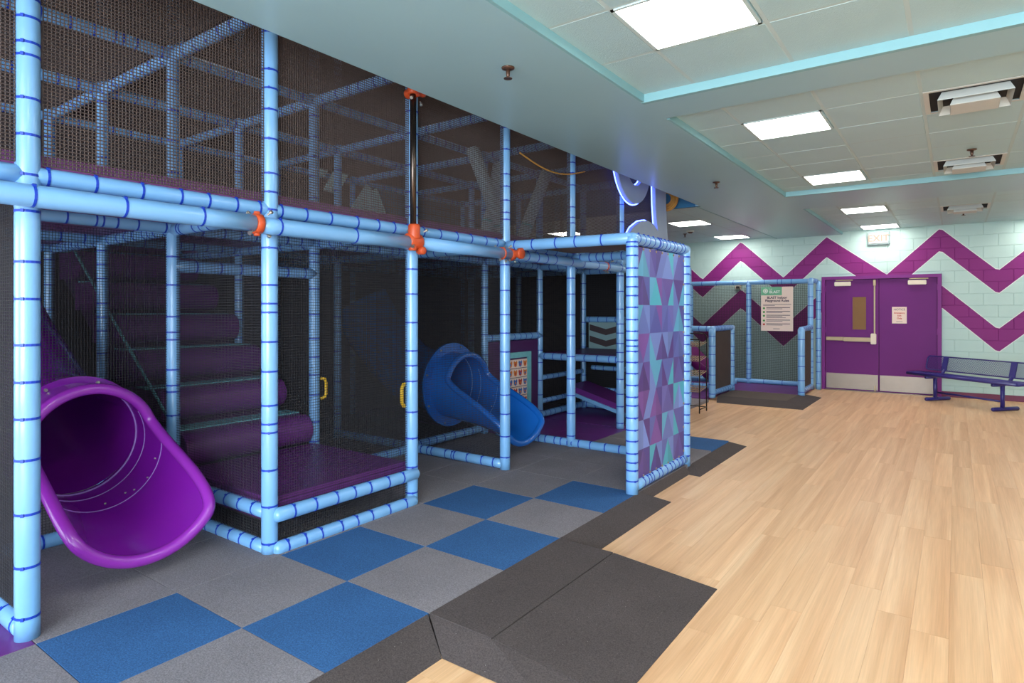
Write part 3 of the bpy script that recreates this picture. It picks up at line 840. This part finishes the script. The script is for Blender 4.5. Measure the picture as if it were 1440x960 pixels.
# ================================================================== SLIDES
def slide(name, label, Yc, m, rim, seam, fr_):
    t = thing(name, label, 'slide', (-4.0, Yc, MT))
    r0 = .352
    xt, xb = -4.36, -3.61
    zf_ = .70
    def zc(x): return .709 - .091 * (x + 4.6)
    def S(th):
        q = (abs(th) - math.radians(50)) / math.radians(64); q = min(1, max(0, q)); return 1 - q * q * (3 - 2 * q)
    NT, NU = 56, 18
    def pt(th, u, extra=0.0):
        xe = xt + (xb - xt) * S(th)
        x = -4.6 + (xe + 4.6) * u
        g = max(0, (x + 4.3) / .6)
        r = r0 + extra + .062 * g * g
        return Vector((x, Yc + r * math.sin(th) * (1 - .03 * g), zc(x) - r * math.cos(th)))
    V, F = [], []
    for ex_ in (0, .014):
        base = len(V)
        for i in range(NT):
            th = -PI + 2 * PI * i / NT
            for j in range(NU + 1): V.append(pt(th, j / NU, ex_))
        for i in range(NT):
            for j in range(NU):
                a = base + i * (NU + 1) + j; b = base + ((i + 1) % NT) * (NU + 1) + j
                F.append((a, b, b + 1, a + 1) if ex_ else (a, a + 1, b + 1, b))
    obj('spout', (V, F), m, t, True)
    lip = [pt(-PI + 2 * PI * i / 120, 1, .010) for i in range(120)]
    obj('rim', loop_tube(lip, .034, 12), rim, t, True)
    # flange and tube behind the net
    n_ = 48; V, F = [], []
    for x, r in ((-4.585, r0 - .005), (-4.585, fr_), (-4.615, fr_), (-4.615, r0 - .005)):
        for k in range(n_):
            a = 2 * PI * k / n_; V.append((x, Yc + r * math.sin(a), .709 + r * math.cos(a)))
    for q in range(4):
        for k in range(n_):
            F.append((q * n_ + k, q * n_ + (k + 1) % n_, ((q + 1) % 4) * n_ + (k + 1) % n_, ((q + 1) % 4) * n_ + k))
    fl = obj('flange', (V, F), m, t, True)
    fl.data.polygons.foreach_set('use_smooth', [False] * len(fl.data.polygons))
    for k in range(8):
        a = 2 * PI * (k + .4) / 8
        obj('bolt', tube([(-4.586, Yc + (fr_ - .03) * math.sin(a), .709 + (fr_ - .03) * math.cos(a)), (-4.572, Yc + (fr_ - .03) * math.sin(a), .709 + (fr_ - .03) * math.cos(a))], [.012, .009], 8), 'bolt', fl)
    path = [(-4.6, Yc, .709), (-4.9, Yc, .74), (-5.2, Yc, .80), (-5.5, Yc - .03, 1.02), (-5.75, Yc - .1, 1.3), (-5.9, Yc - .2, 1.62)]
    obj('tube_section', tube(path, [r0, r0, r0, r0, r0, r0], 32, caps=False), m, t, True)
    for u in (-4.46, -4.22):
        ring = []
        for i in range(72):
            th = math.radians(-118 + 236 * i / 71)
            xe = xt + (xb - xt) * S(th); uu = (u + 4.6) / (xe + 4.6)
            if uu < .98: ring.append(pt(th, uu, -.001))
        obj('seam', tube(ring, .003, 6), seam, t, True)
    ring = [Vector((-4.585, Yc + (r0 - .001) * math.sin(a), .709 - (r0 - .001) * math.cos(a))) for a in [2 * PI * k / 48 for k in range(48)]]
    obj('seam', loop_tube(ring, .006, 6), seam, t, True)
    for th, u in ((.5, .30), (.62, .34), (.9, .36), (1.25, .42), (.15, .30)):
        p = pt(th, u, -.002); obj('rivet', disc(p, 'z', .006, .006, 8), 'bolt', t)
    return t
slide('purple_slide', 'glossy purple tube slide exit with open spout over grey mats', 1.585, 'pslide', 'prim', 'seam', .405)
slide('blue_slide', 'glossy blue tube slide exit behind netting in the play frame', 5.225, 'bslide', 'bslide', 'bseam', .465)

# ================================================================== FOAM STAIR
st = thing('foam_stair', 'climbing stair of dark purple foam rolls with teal straps behind netting', 'stair', (-5.8, 2.8, MT))
xr, zr = -4.60, .37
for k in range(7):
    x0 = xr - .385 * k; z0 = zr + .292 * k
    poly = []
    for (cx, cz, a0, a1, r) in ((x0 - .06, z0 + .13, -PI / 2, PI / 2, .125),):
        for q in range(13):
            a = a0 + (a1 - a0) * q / 12; poly.append((cx + r * math.cos(a) * 1.0, cz + r * math.sin(a)))
    poly += [(x0 - .46, z0 + .255), (x0 - .46, z0 + .005)]
    ro = obj('foam_roll', prism(poly, 'y', 2.26, 3.34), 'pvinyl', st)
    # teal strap runs across the tread at the back of each roll
    obj('strap', box(x0 - .36, x0 - .15, 2.25, 3.35, z0 + .254, z0 + .264), 'tstrap', st)
    for yy in (2.25, 3.35):
        sp = [(x0 - .05, z0 + .27), (x0 - .43, z0 + .27 + .29)]
obj('stair_body', prism([(-4.7, .37), (-7.0, 2.12), (-7.0, 1.9), (-4.9, .30)], 'y', 2.28, 3.32), 'dvinyl', st)
for yy in (2.235,):
    obj('side_strap', tube([(-4.62, yy, .62), (-7.0, yy, 2.44)], .012, 6), 'tstrap', st)

# ================================================================== GAME PANEL
gp = thing('game_panel', 'purple play panel with teal framed grid of cream picture tiles', 'play panel', (-4.6, 6.42, MT))
obj('board', box(-4.62, -4.585, 5.88, 6.97, .12, 1.15, .006), 'dvinyl', gp)
fr = [box(-4.585, -4.56, 6.18, 6.25, .25, 1.0), box(-4.585, -4.56, 6.70, 6.77, .25, 1.0), box(-4.585, -4.56, 6.25, 6.70, .93, 1.0), box(-4.585, -4.56, 6.25, 6.70, .25, .31)]
obj('frame', join(*fr), 'tstrap', gp)
blobs = ['orangeblob', 'blueblob', 'redblob']
for r in range(5):
    for c_ in range(4):
        y0 = 6.262 + c_ * .108; z0 = .325 + r * .118
        tl = obj('picture_tile', box(-4.585, -4.57, y0, y0 + .102, z0, z0 + .110, .003), 'paper', gp)
        b1, b2 = random.sample(blobs, 2)
        yc, zc_ = y0 + .051, z0 + .055
        poly = [(yc - .04, zc_ + .02), (yc - .028, zc_ + .042), (yc - .012, zc_ + .026), (yc + .012, zc_ + .026), (yc + .028, zc_ + .042), (yc + .04, zc_ + .02), (yc + .026, zc_ - .03), (yc, zc_ - .042), (yc - .026, zc_ - .03)]
        obj('printed_shape', prism(poly, 'x', -4.5705, -4.569), b1, tl)
        obj('printed_shape', prism([(yc - .018, zc_ - .01), (yc, zc_ + .014), (yc + .018, zc_ - .01), (yc, zc_ - .026)], 'x', -4.569, -4.568), b2, tl)
# chevron panel
cp = thing('chevron_panel', 'pale crawl panel with two dark downward chevrons at the back', 'play panel', (-4.0, 8.22, 1.1))
obj('board', box(-4.48, -3.90, 8.19, 8.215, .97, 1.36, .004), 'chevteal', cp)
for z in (1.0, 1.17):
    obj('chevron', prism([(-4.46, z + .16), (-4.19, z + .09), (-3.92, z + .16), (-3.92, z + .07), (-4.19, z), (-4.46, z + .07)], 'y', 8.184, 8.19), 'chevdark', cp)

# ================================================================== BANNER
bn = thing('vinyl_banner', 'vinyl banner of purple, lilac and turquoise triangles on the end frame', 'banner', (-2.12, 5.2, .1))
pal = [rgb(*q) for q in ((84,66,140),(92,72,150),(80,84,160),(96,112,182),(108,130,198),(88,98,172),(76,62,142),(86,160,198),(70,166,192),(116,74,156),(80,54,130),(72,56,128),(100,98,174),(90,86,160))]
rb = random.Random(4)
V, F, C = [], [], []
yA, yB, zA, zB = 4.665, 5.745, .15, 2.06
rows, cols = 8, 4
rh, cw = (zB - zA) / rows, (yB - yA) / cols
def tri(a, b, c_, colr):
    n_ = len(V); V.extend([(-2.112, *a), (-2.112, *b), (-2.112, *c_)]); F.append((n_, n_ + 1, n_ + 2)); C.append(colr)
def lighter(c_, k): return tuple(min(1, v * k) for v in c_[:3]) + (1,)
for r in range(rows):
    z0, z1 = zA + r * rh, zA + (r + 1) * rh
    for k in range(cols):
        a, b = yA + k * cw, yA + (k + 1) * cw; m_ = (a + b) / 2
        up = rb.random() < .62
        c1, c2, c3 = rb.choice(pal), rb.choice(pal), rb.choice(pal)
        base_z, tip_z = (z0, z1) if up else (z1, z0)
        tri((a, base_z), (m_, base_z), (m_, tip_z), c1)
        tri((m_, base_z), (b, base_z), (m_, tip_z), lighter(c1, 1.0 if rb.random() < .4 else rb.choice((.8, 1.25))))
        tri((a, base_z), (m_, tip_z), (a, tip_z), c2)
        tri((b, base_z), (b, tip_z), (m_, tip_z), c3)
me = bpy.data.meshes.new('sheet')
b = BASE[bn.name]
nv = len(V)
back = [(v[0] - .006, v[1], v[2]) for v in V]
me.from_pydata([Vector(v) - b for v in V + back], [], F + [tuple(i + nv for i in f)[::-1] for f in F]); me.update()
at = me.color_attributes.new('print', 'FLOAT_COLOR', 'CORNER')
for pi_, p in enumerate(me.polygons):
    for li in p.loop_indices: at.data[li].color = C[pi_ % len(C)]
me.materials.append(M['print'])
link('sheet', me, bn)
for i in range(9):
    z = zA + .05 + i * (zB - zA - .1) / 8
    for y in (yA + .015, yB - .015):
        obj('grommet', torus((-2.109, y, z), 'x', .009, .003, 10, 5), 'brass', bn)
for i in range(1, 8):
    y = yA + i * (yB - yA) / 8
    for z in (zA + .015, zB - .015): obj('grommet', torus((-2.109, y, z), 'x', .009, .003, 10, 5), 'brass', bn)

# ================================================================== SIGN with blue LEDs
sg = thing('led_sign', 'large silver sign with blue glowing edges, cut off by the soffit', 'sign', (-3.28, 7.4, 2.3))
ro_, ri_ = .50, .28
cy_, cz_ = 7.12, 3.40
poly_o = [(cy_ + ro_ * math.sin(a), cz_ - ro_ * math.cos(a) * 1.06) for a in [2 * PI * k / 56 for k in range(56)]]
poly_i = [(cy_ + .03 + ri_ * math.sin(a), cz_ - ri_ * math.cos(a) * 1.08) for a in [2 * PI * k / 56 for k in range(56)]]
def ring_plate(po, pi_, x0, x1):
    n_ = len(po); V = [(x, *p) for x in (x0, x1) for P_ in (po, pi_) for p in P_]; F = []
    for k in range(n_):
        j = (k + 1) % n_
        F += [(2 * n_ + k, 2 * n_ + j, 3 * n_ + j, 3 * n_ + k), (k, n_ + k, n_ + j, j), (k, j, 2 * n_ + j, 2 * n_ + k), (n_ + k, 3 * n_ + k, 3 * n_ + j, n_ + j)]
    return V, F
obj('ring_letter', ring_plate(poly_o, poly_i, -3.29, -3.25), 'signface', sg)
stroke = [(7.80, 3.8), (7.78, 3.2), (7.79, 2.95), (7.83, 2.72), (7.87, 2.60), (7.72, 2.68), (7.52, 2.70), (7.30, 2.66), (7.08, 2.56), (6.92, 2.42), (6.86, 2.3), (8.28, 2.3), (8.20, 2.6), (8.15, 3.0), (8.15, 3.8)]
obj('stroke_letter', prism(stroke, 'x', -3.29, -3.25), 'signface', sg)
obj('led_strip', loop_tube([(-3.30, p[0] , p[1]) for p in [(cy_ + (ro_ + .012) * math.sin(a), cz_ - (ro_ + .012) * math.cos(a) * 1.06) for a in [2 * PI * k / 56 for k in range(56)]]], .009, 6), 'led', sg)
obj('led_strip', loop_tube([(-3.30, p[0] , p[1]) for p in [(cy_ + .03 + (ri_ - .012) * math.sin(a), cz_ - (ri_ - .012) * math.cos(a) * 1.08) for a in [2 * PI * k / 56 for k in range(56)]]], .009, 6), 'led', sg)
obj('led_strip', tube([(-3.30, p[0] - .012, p[1]) for p in stroke[:5]], .009, 6), 'led', sg)
obj('led_strip', tube([(-3.30, p[0], p[1] + .012) for p in stroke[4:11]], .009, 6), 'led', sg)
obj('bracket', box(-3.36, -3.29, 6.9, 8.2, 2.32, 2.36), 'blacksteel', sg)

# rope coil on the bulkhead, sagging cable
rc = thing('rope_coil', 'brown rope coil hanging beside blue bulkhead corner', 'rope', (-3.28, 8.42, 3.0))
for k in range(11):
    R = .085 + .008 * k
    obj('loop', torus((-3.33 + random.uniform(-.012, .012), 8.36 + .012 * (k % 5), 3.115 + random.uniform(-.012, .012)), 'y', R, .010, 28, 6), 'rope', rc, True)
cable = tube([(-3.33, 4.75 + (6.0 - 4.75) * k / 14, 3.02 - .10 * math.sin(PI * k / 14) + .05 * k / 14) for k in range(15)], .008, 6)
top(obj('cable', cable, 'rope'), 'thin tan cable sagging along the soffit edge', 'cable')

# hanging rollers of the upper storey
for (p0, p1, l) in (((-4.55, 5.75, 2.31), (-4.55, 6.05, 3.34), 'pale grey padded roller leaning right in the upper crossed pair'),
                    ((-4.35, 5.95, 2.31), (-4.35, 5.28, 3.34), 'pale grey padded roller leaning left in the upper crossed pair'),
                    ((-4.3, 6.12, 2.31), (-4.3, 6.75, 3.34), 'pale grey padded roller right of the upper crossed pair'),
                    ((-5.3, 6.9, 2.31), (-5.3, 7.0, 3.34), 'pale grey upright padded roller behind the crossed pair')):
    t = thing('padded_roller', l, 'padded roller', p0, 'padded rollers in the upper storey')
    P0, P1 = Vector(p0), Vector(p1); d = (P1 - P0).normalized(); L_ = (P1 - P0).length
    obj('cover', tube([P0, P0 + d * .03, P0 + d * (L_ - .03), P1], [.05, .075, .075, .05], 16), 'pad', t, True)
    obj('strap', tube([P0 + d * .28, P0 + d * .31], .077, 16), 'tstrap', t)
# mural shapes on the hall wall
mu = thing('mural_board', 'pale teal mountain shaped boards behind the upper netting', 'mural', (-6.9, 6.5, 2.25))
for poly in ([(5.17, 4.22), (5.82, 4.20), (5.25, 3.32), (5.18, 3.35)], [(5.72, 3.98), (5.97, 3.89), (5.48, 3.14), (5.25, 3.15)], [(5.62, 2.85), (6.00, 3.36), (6.11, 3.29), (6.19, 3.33), (6.45, 2.82)]):
    obj('mountain', prism(poly, 'x', -6.92, -6.90), 'mural', mu)

# ================================================================== RAMPS
def ramp_piece(name, label, verts, faces):
    o = obj(name, (verts, faces), 'krub'); return top(o, label, 'rubber ramp', 'black rubber edge ramps')
def wedge(y0, y1, xa, xb, y0b=None, y1b=None):
    y0b = y0 if y0b is None else y0b; y1b = y1 if y1b is None else y1b
    V = [(xa, y0, 0), (xa, y1, 0), (xa, y0, MT), (xa, y1, MT), (xb, y0b, .003), (xb, y1b, .003), (xb, y0b, 0), (xb, y1b, 0)]
    F = [(2, 4, 5, 3), (0, 2, 3, 1), (0, 6, 4, 2), (1, 3, 5, 7), (4, 6, 7, 5), (0, 1, 7, 6)]
    return V, F
XR = -2.082
ramp_piece('edge_ramp', 'black rubber edge ramp in the bottom foreground, nearest the camera', *wedge(.6, 2.19, XR, -1.845, None, 2.03))
ramp_piece('edge_ramp', 'black rubber edge ramp between the wide ramp and banner frame', *wedge(3.43, 4.66, XR, -1.855, None, 4.76))
ramp_piece('edge_ramp', 'black rubber edge ramp just beyond the banner frame', *wedge(6.26, 7.08, XR - .05, -1.92, None, 7.2))
cv = [(XR - .05, 5.98, 0), (XR - .05, 6.25, 0), (XR - .05, 5.98, MT), (XR - .05, 6.25, MT), (-1.92, 5.64, .003), (-1.92, 6.25, .003), (-2.16, 5.66, .003), (-1.92, 5.64, 0), (-1.92, 6.25, 0), (-2.16, 5.66, 0)]
cf = [(2, 4, 5, 3), (2, 6, 4), (0, 2, 3, 1), (0, 9, 6, 2), (4, 6, 9, 7), (1, 3, 5, 8), (4, 7, 8, 5), (0, 1, 8, 7, 9)]
ramp_piece('corner_ramp', 'black rubber mitred corner ramp at the foot of banner frame', cv, cf)
# wide ramp of two pieces with sloped near side
wr = thing('wide_ramp', 'wide black rubber access ramp with flared sides onto wood floor', 'rubber ramp', (-1.6, 2.8, 0))
top(wr, wr['label'], 'rubber ramp', 'black rubber edge ramps')
xa, xm_, xb = XR, -1.70, -1.07
V = [(xa, 2.205, MT), (xm_ - .003, 2.205, MT - .004), (xm_ - .003, 3.42, MT - .004), (xa, 3.42, MT), (xa, 2.205, 0), (xm_ - .003, 2.205, 0), (xm_ - .003, 3.42, 0), (xa, 3.42, 0)]
BF = [(0, 1, 2, 3), (4, 7, 6, 5), (0, 4, 5, 1), (1, 5, 6, 2), (2, 6, 7, 3), (3, 7, 4, 0)]
obj('upper_plate', (V, BF), 'krub', wr)
V = [(xm_ + .003, 2.205, MT - .006), (xb, 2.205, .004), (xb, 3.42, .004), (xm_ + .003, 3.42, MT - .006), (xm_ + .003, 2.205, 0), (xb, 2.205, 0), (xb, 3.42, 0), (xm_ + .003, 3.42, 0)]
obj('sloping_plate', (V, BF), 'krub', wr)
V = [(xa, 2.20, MT - .003), (xm_, 2.20, MT - .006), (xb, 2.20, .004), (xb - .02, 2.195, 0), (-1.84, 2.03, 0), (xa, 2.2, 0), (xm_ + .1, 2.03, .002)]
obj('near_side_wedge', ([(xa, 2.202, MT - .004), (xm_, 2.202, MT - .008), (xb, 2.202, .003), (-1.30, 2.03, .002), (-1.84, 2.03, .002), (xa, 2.202, 0), (xm_, 2.202, 0), (xb, 2.202, 0)],
    [(0, 4, 3, 1), (1, 3, 2), (0, 5, 4), (0, 1, 6, 5), (1, 2, 7, 6), (5, 6, 7, 2, 3, 4)]), 'krub', wr)

# ================================================================== SMALL PLAY FRAME by the far wall
tf = thing('small_play_frame', 'small toddler play frame of blue pipes against the zigzag wall', 'play structure', (-3.0, 12, 0))
YT = 12.98
MT2 = .06
foam_pipe('post', tf, (-3.42, YT, MT2), (-3.42, YT, 2.10), .05, gap=.16)
foam_pipe('post', tf, (-2.22, YT - .3, MT2), (-2.22, YT - .3, 2.12), .05, gap=.2)
foam_pipe('post', tf, (-2.16, YT + .15, MT2 - .05), (-2.16, YT + .15, 2.10), .045, gap=.2)
foam_pipe('post', tf, (-4.62, YT, MT2), (-4.62, YT, 2.10), .05)
foam_pipe('beam', tf, (-5.8, YT, 2.10), (-2.2, YT, 2.10), .048, gap=.32)
foam_pipe('beam', tf, (-2.22, YT - .3, 2.10), (-2.20, YT + .15, 2.10), .048, gap=.12)
foam_pipe('floor_rail', tf, (-5.8, YT, .11), (-2.3, YT, .11), .045, gap=.3)
net(tf, 'y', YT + .03, -5.8, -2.24, .14, 2.06, pitch=.02, t=.0060)
foam_pipe('post', tf, (-3.40, 10.60, MT2 - .02), (-3.40, 10.60, 1.22), .058, gap=.17)
foam_pipe('post', tf, (-3.38, 11.68, MT2 - .02), (-3.38, 11.68, 1.22), .050, gap=.22)
foam_pipe('beam', tf, (-3.40, 10.57, 1.22), (-3.38, 11.72, 1.22), .048, gap=.09, ends=(True, True))
foam_pipe('beam', tf, (-4.6, 10.60, 1.22), (-3.40, 10.60, 1.22), .048, gap=.2)
foam_pipe('floor_rail', tf, (-3.40, 10.62, .12), (-3.38, 11.66, .12), .048, gap=.12)
foam_pipe('floor_rail', tf, (-4.6, 11.2, .16), (-3.44, 11.2, .16), .045, gap=.2)
foam_pipe('floor_rail', tf, (-4.6, 12.2, .16), (-3.44, 12.2, .16), .045, gap=.2)
net(tf, 'x', -3.39, 10.66, 11.63, .16, 1.18, pitch=.014, t=.0048, m='net')
foam_pipe('post', tf, (-2.20, 11.72, MT2 - .03), (-2.20, 11.72, 1.20), .058, gap=.24)
foam_pipe('beam', tf, (-2.20, 11.70, 1.20), (-2.21, 12.66, 1.22), .048, gap=.2, ends=(True, False))
foam_pipe('floor_rail', tf, (-2.20, 11.76, .12), (-2.21, 12.66, .12), .045, gap=.16)
net(tf, 'x', -2.205, 11.78, 12.62, .16, 1.16, pitch=.014, t=.0052, m='net')
obj('purple_floor', box(-5.8, -2.26, 11.70, 13.3, 0, MT2, .004), 'pvinyl', tf)
obj('purple_floor', box(-5.8, -3.46, 10.3, 11.70, 0, MT2, .004), 'pvinyl', tf)
obj('tread_mat', box(-3.36, -2.24, 10.78, 11.69, 0, MT2, .004), 'brrub', tf)
em = top(obj('edge_ramp', ([(-3.36, 10.775, 0), (-3.36, 10.775, MT2), (-2.235, 10.775, MT2), (-2.235, 11.9, MT2), (-1.92, 11.98, .003), (-1.92, 10.35, .003), (-3.24, 10.33, .003), (-3.60, 10.1, .003), (-1.92, 11.98, 0), (-1.92, 10.35, 0), (-3.24, 10.33, 0), (-2.235, 10.775, 0), (-2.235, 11.9, 0)],
     [(1, 6, 5, 2), (2, 5, 4, 3), (0, 1, 2, 11), (11, 2, 3, 12), (3, 4, 8, 12), (4, 5, 9, 8), (5, 6, 10, 9), (0, 10, 6, 1), (0, 11, 9, 10), (11, 12, 8, 9)]), 'krub'),
     'L-shaped black rubber edge ramp around small play frame entrance', 'rubber ramp', 'black rubber edge ramps')
# toddler slide
ts = thing('toddler_slide', 'small glossy purple slide inside the small play frame', 'slide', (-3.9, 12.3, MT2))
prof = []
for i in range(15):
    u = i / 14
    prof.append((-4.75 + 1.15 * u, .98 - .78 * (u * u * (3 - 2 * u))))
def trough(w, wall_h, yc):
    cs = [(-w - .02, wall_h), (-w, wall_h + .01), (-w + .05, .06), (-w + .12, 0), (w - .12, 0), (w - .05, .06), (w, wall_h + .01), (w + .02, wall_h), (w - .02, .03), (w - .1, -.03), (-w + .1, -.03), (-w + .02, .03)]
    V, F = [], []; n_ = len(cs)
    for (x, z) in prof:
        for (a, b_) in cs: V.append((x, yc + a, z + b_))
    for i in range(len(prof) - 1):
        for k in range(n_):
            F.append((i * n_ + k, i * n_ + (k + 1) % n_, (i + 1) * n_ + (k + 1) % n_, (i + 1) * n_ + k))
    F.append(tuple(range(n_))[::-1]); F.append(tuple((len(prof) - 1) * n_ + k for k in range(n_)))
    return V, F
obj('chute', trough(.30, .22, 11.75), 'tslide', ts, True)
obj('stand', box(-5.2, -4.72, 11.45, 12.05, MT2, .96, .02), 'dvinyl', ts)

# wire rack
wk = thing('wire_rack', 'dark wire rack with tilted shelves standing past the banner frame', 'rack', (-3.2, 9.2, 0))
xL, xR, yF, yB_ = -3.42, -3.10, 9.08, 9.40
for (x, y) in ((xL, yF), (xR, yF), (xL, yB_), (xR, yB_)):
    obj('leg', tube([(x, y, 0), (x, y, 1.08)], .009, 8), 'wire', wk, True)
obj('top_hoop', tube([(xL, yB_, 1.08), (xL, yB_, 1.14), (xL + .04, yB_, 1.18), (xR - .04, yB_, 1.18), (xR, yB_, 1.14), (xR, yB_, 1.08)], .009, 8), 'wire', wk, True)
obj('top_hoop', tube([(xL, yF, 1.08), (xL, yF, 1.10), (xR, yF, 1.10), (xR, yF, 1.08)], .009, 8), 'wire', wk, True)
obj('foot_bar', tube([(xL, yF, .06), (xL, yB_, .06), (xR, yB_, .06), (xR, yF, .06)], .008, 6), 'wire', wk, True)
for z in (.32, .56, .78, 1.0):
    S_ = []
    for k in range(9):
        x = xL + (xR - xL) * k / 8
        S_.append(tube([(x, yF, z), (x, yB_, z + .05)], .004, 5))
    for k in range(4):
        q = k / 3; S_.append(tube([(xL, yF + (yB_ - yF) * q, z + .05 * q), (xR, yF + (yB_ - yF) * q, z + .05 * q)], .006, 5))
    obj('shelf', join(*S_), 'brass', wk)

# ================================================================== WALL THINGS
po = thing('rules_poster', 'cream playground rules poster with green header on the netting', 'poster', (-2.92, 12.93, 1.1))
px0, px1, pz0, pz1, py = -3.17, -2.575, 1.13, 2.0, 12.935
py_f = py - .006
obj('sheet', box(px0, px1, py, py + .006, pz0, pz1), 'paper', po)
obj('header', box(px0, px0 + .39, py - .002, py, pz1 - .165, pz1), 'green', po)
obj('logo', torus((px0 + .085, py - .003, pz1 - .08), 'y', .040, .008, 20, 6), 'white', po)
obj('logo', disc((px0 + .085, py - .003, pz1 - .08), 'y', .022, .002, 14), 'white', po)
wall_text('THE', .035, px0 + .18, py - .003, pz1 - .058, 'white', po)
wall_text('BLAST', .072, px0 + .255, py - .003, pz1 - .125, 'white', po, .003)
wall_text('BLAST Indoor', .064, (px0 + px1) / 2, py - .002, pz1 - .235, 'ink', po, .003)
wall_text('Playground Rules', .064, (px0 + px1) / 2, py - .002, pz1 - .295, 'ink', po, .003)
for i, (zz, k) in enumerate(((.345, 2), (.41, 2), (.485, 2), (.56, 3), (.655, 2), (.73, 2))):
    if i:
        obj('bullet', disc((px0 + .055, py - .001, pz1 - zz - .012), 'y', .021, .003, 14), 'red' if i == 5 else 'dgreen', po)
    for q in range(k):
        w = [.44, .30, .36][q % 3] if i else [.52, .22][q]
        x0 = px0 + (.10 if i else .04)
        obj('text_line', box(x0, x0 + w, py - .0015, py, pz1 - zz - q * .024 - .006, pz1 - zz - q * .024 + .006), 'ink' if (q == 0 and i) else 'greyink', po)
obj('text_line', box(-2.94, -2.82, py - .0015, py, pz0 + .035, pz0 + .048), 'greyink', po)
nt_ = thing('door_notice', 'small pale notice sheet taped to the right purple door', 'notice', (-.85, WY, 1.3))
obj('sheet', box(-.965, -.735, WY - .004, WY - .001, 1.295, 1.60), 'paper', nt_)
for tx, sz, zz, mm in (('NOTICE', .05, 1.535, 'greyink'), ('Emergency', .038, 1.475, 'red'), ('Exit', .04, 1.425, 'red'), ('Only', .04, 1.375, 'red')):
    wall_text(tx, sz, -.85, WY - .0055, zz, mm, nt_, .002)
obj('text_line', box(-.90, -.80, WY - .005, WY - .004, 1.325, 1.333), 'greyink', nt_)
wb = thing('wall_sensor', 'small cream box with dark face on the wall above poster', 'wall sensor', (-3.74, WY, 1.95))
obj('case', box(-3.80, -3.68, WY - .05, WY, 1.98, 2.07, .008), 'cream', wb)
obj('face', box(-3.775, -3.705, WY - .053, WY - .05, 2.0, 2.045), 'dark', wb)

# ================================================================== BENCH
ang = math.radians(-40)
ux, uy = Vector((math.cos(ang), math.sin(ang), 0)), Vector((-math.sin(ang), math.cos(ang), 0))
BO = Vector((-.42, 12.60, 0))
bt = thing('park_bench', 'navy perforated metal bench with backrest beside the purple doors', 'bench', BO)
def B(a, b_, z): return BO + ux * a + uy * b_ + Vector((0, 0, z))
def bbox(a0, a1, b0, b1, z0, z1, bev=.004):
    V, F = box(a0, a1, b0, b1, z0, z1, bev); return [B(*v) for v in V], F
LS = 1.13
A0, A1 = -.36, LS + .36
def mesh_sheet(a0, a1, f, w, pitch=.030):
    """expanded metal: two families of diagonal strands on the strip f(a, s) with s in 0..w"""
    S_ = []
    n_ = int((a1 - a0 + w) / pitch)
    for k in range(n_ + 1):
        for sgn in (1, -1):
            s0 = a0 - w + k * pitch
            lo, hi = 0, w
            pa = lambda s: s0 + s if sgn == 1 else s0 + w - s
            ss = [s for s in (0, w)]
            if sgn == 1: lo = max(0, a0 - s0); hi = min(w, a1 - s0)
            else: lo = max(0, s0 + w - a1); hi = min(w, s0 + w - a0)
            if hi - lo > .01: S_.append(strand(f(pa(lo), lo), f(pa(hi), hi), .0058))
    return join(*S_)
SZ = .445
seat = obj('seat_frame', join(*[tube([B(A0, .0, SZ), B(A1, .0, SZ)], .027, 10), tube([B(A0, .27, SZ), B(A1, .27, SZ)], .027, 10), tube([B(A0, 0, SZ), B(A0, .27, SZ)], .027, 10), tube([B(A1, 0, SZ), B(A1, .27, SZ)], .027, 10)]), 'bench', bt, True)
obj('seat_mesh', mesh_sheet(A0, A1, lambda a, s: B(a, s, SZ + .012), .27), 'bench', bt, kind='stuff')
fb = lambda a, s: B(a, .40 + .25 * s, .50 + s)
BHt = .235
obj('back_frame', loop_tube([fb(A0 + .04, 0), fb((A0 + A1) / 2, 0), fb(A1 - .04, 0), fb(A1 - .01, .02), fb(A1, .06), fb(A1, BHt - .06), fb(A1 - .01, BHt - .02), fb(A1 - .04, BHt), fb((A0 + A1) / 2, BHt), fb(A0 + .04, BHt), fb(A0 + .01, BHt - .02), fb(A0, BHt - .06), fb(A0, .06), fb(A0 + .01, .02)], .011, 8), 'bench', bt, True)
obj('back_mesh', mesh_sheet(A0 + .01, A1 - .01, fb, BHt), 'bench', bt, kind='stuff')
for a in (.0, LS):
    leg = obj('leg', join(tube([B(a, .20, .03), B(a, .20, SZ - .05)], .030, 10)), 'bench', bt, True)
    obj('foot', tube([B(a, .0, .03), B(a, .01, .03), B(a, .50, .03), B(a, .51, .03)], [.024, .030, .030, .024], 10), 'bench', bt, True)
    obj('seat_arm', tube([B(a, .0, SZ - .045), B(a, .22, SZ - .045), B(a, .33, SZ - .02), B(a, .39, SZ + .06), B(a, .41, .52)], .026, 10), 'bench', bt, True)
    V, F = [], []
    for q in (-.045, .045):
        for s in (-.0, BHt):
            for d_ in (-.012, .006):
                p = fb(a + q, s) - uy * .012 + uy * d_
                V.append(p)
    F = [(0, 2, 3, 1), (4, 5, 7, 6), (0, 1, 5, 4), (2, 6, 7, 3), (0, 4, 6, 2), (1, 3, 7, 5)]
    obj('back_plate', (V, F), 'bench', bt)
obj('stretcher', tube([B(0, .22, .14), B(LS, .22, .14)], .016, 8), 'bench', bt, True)
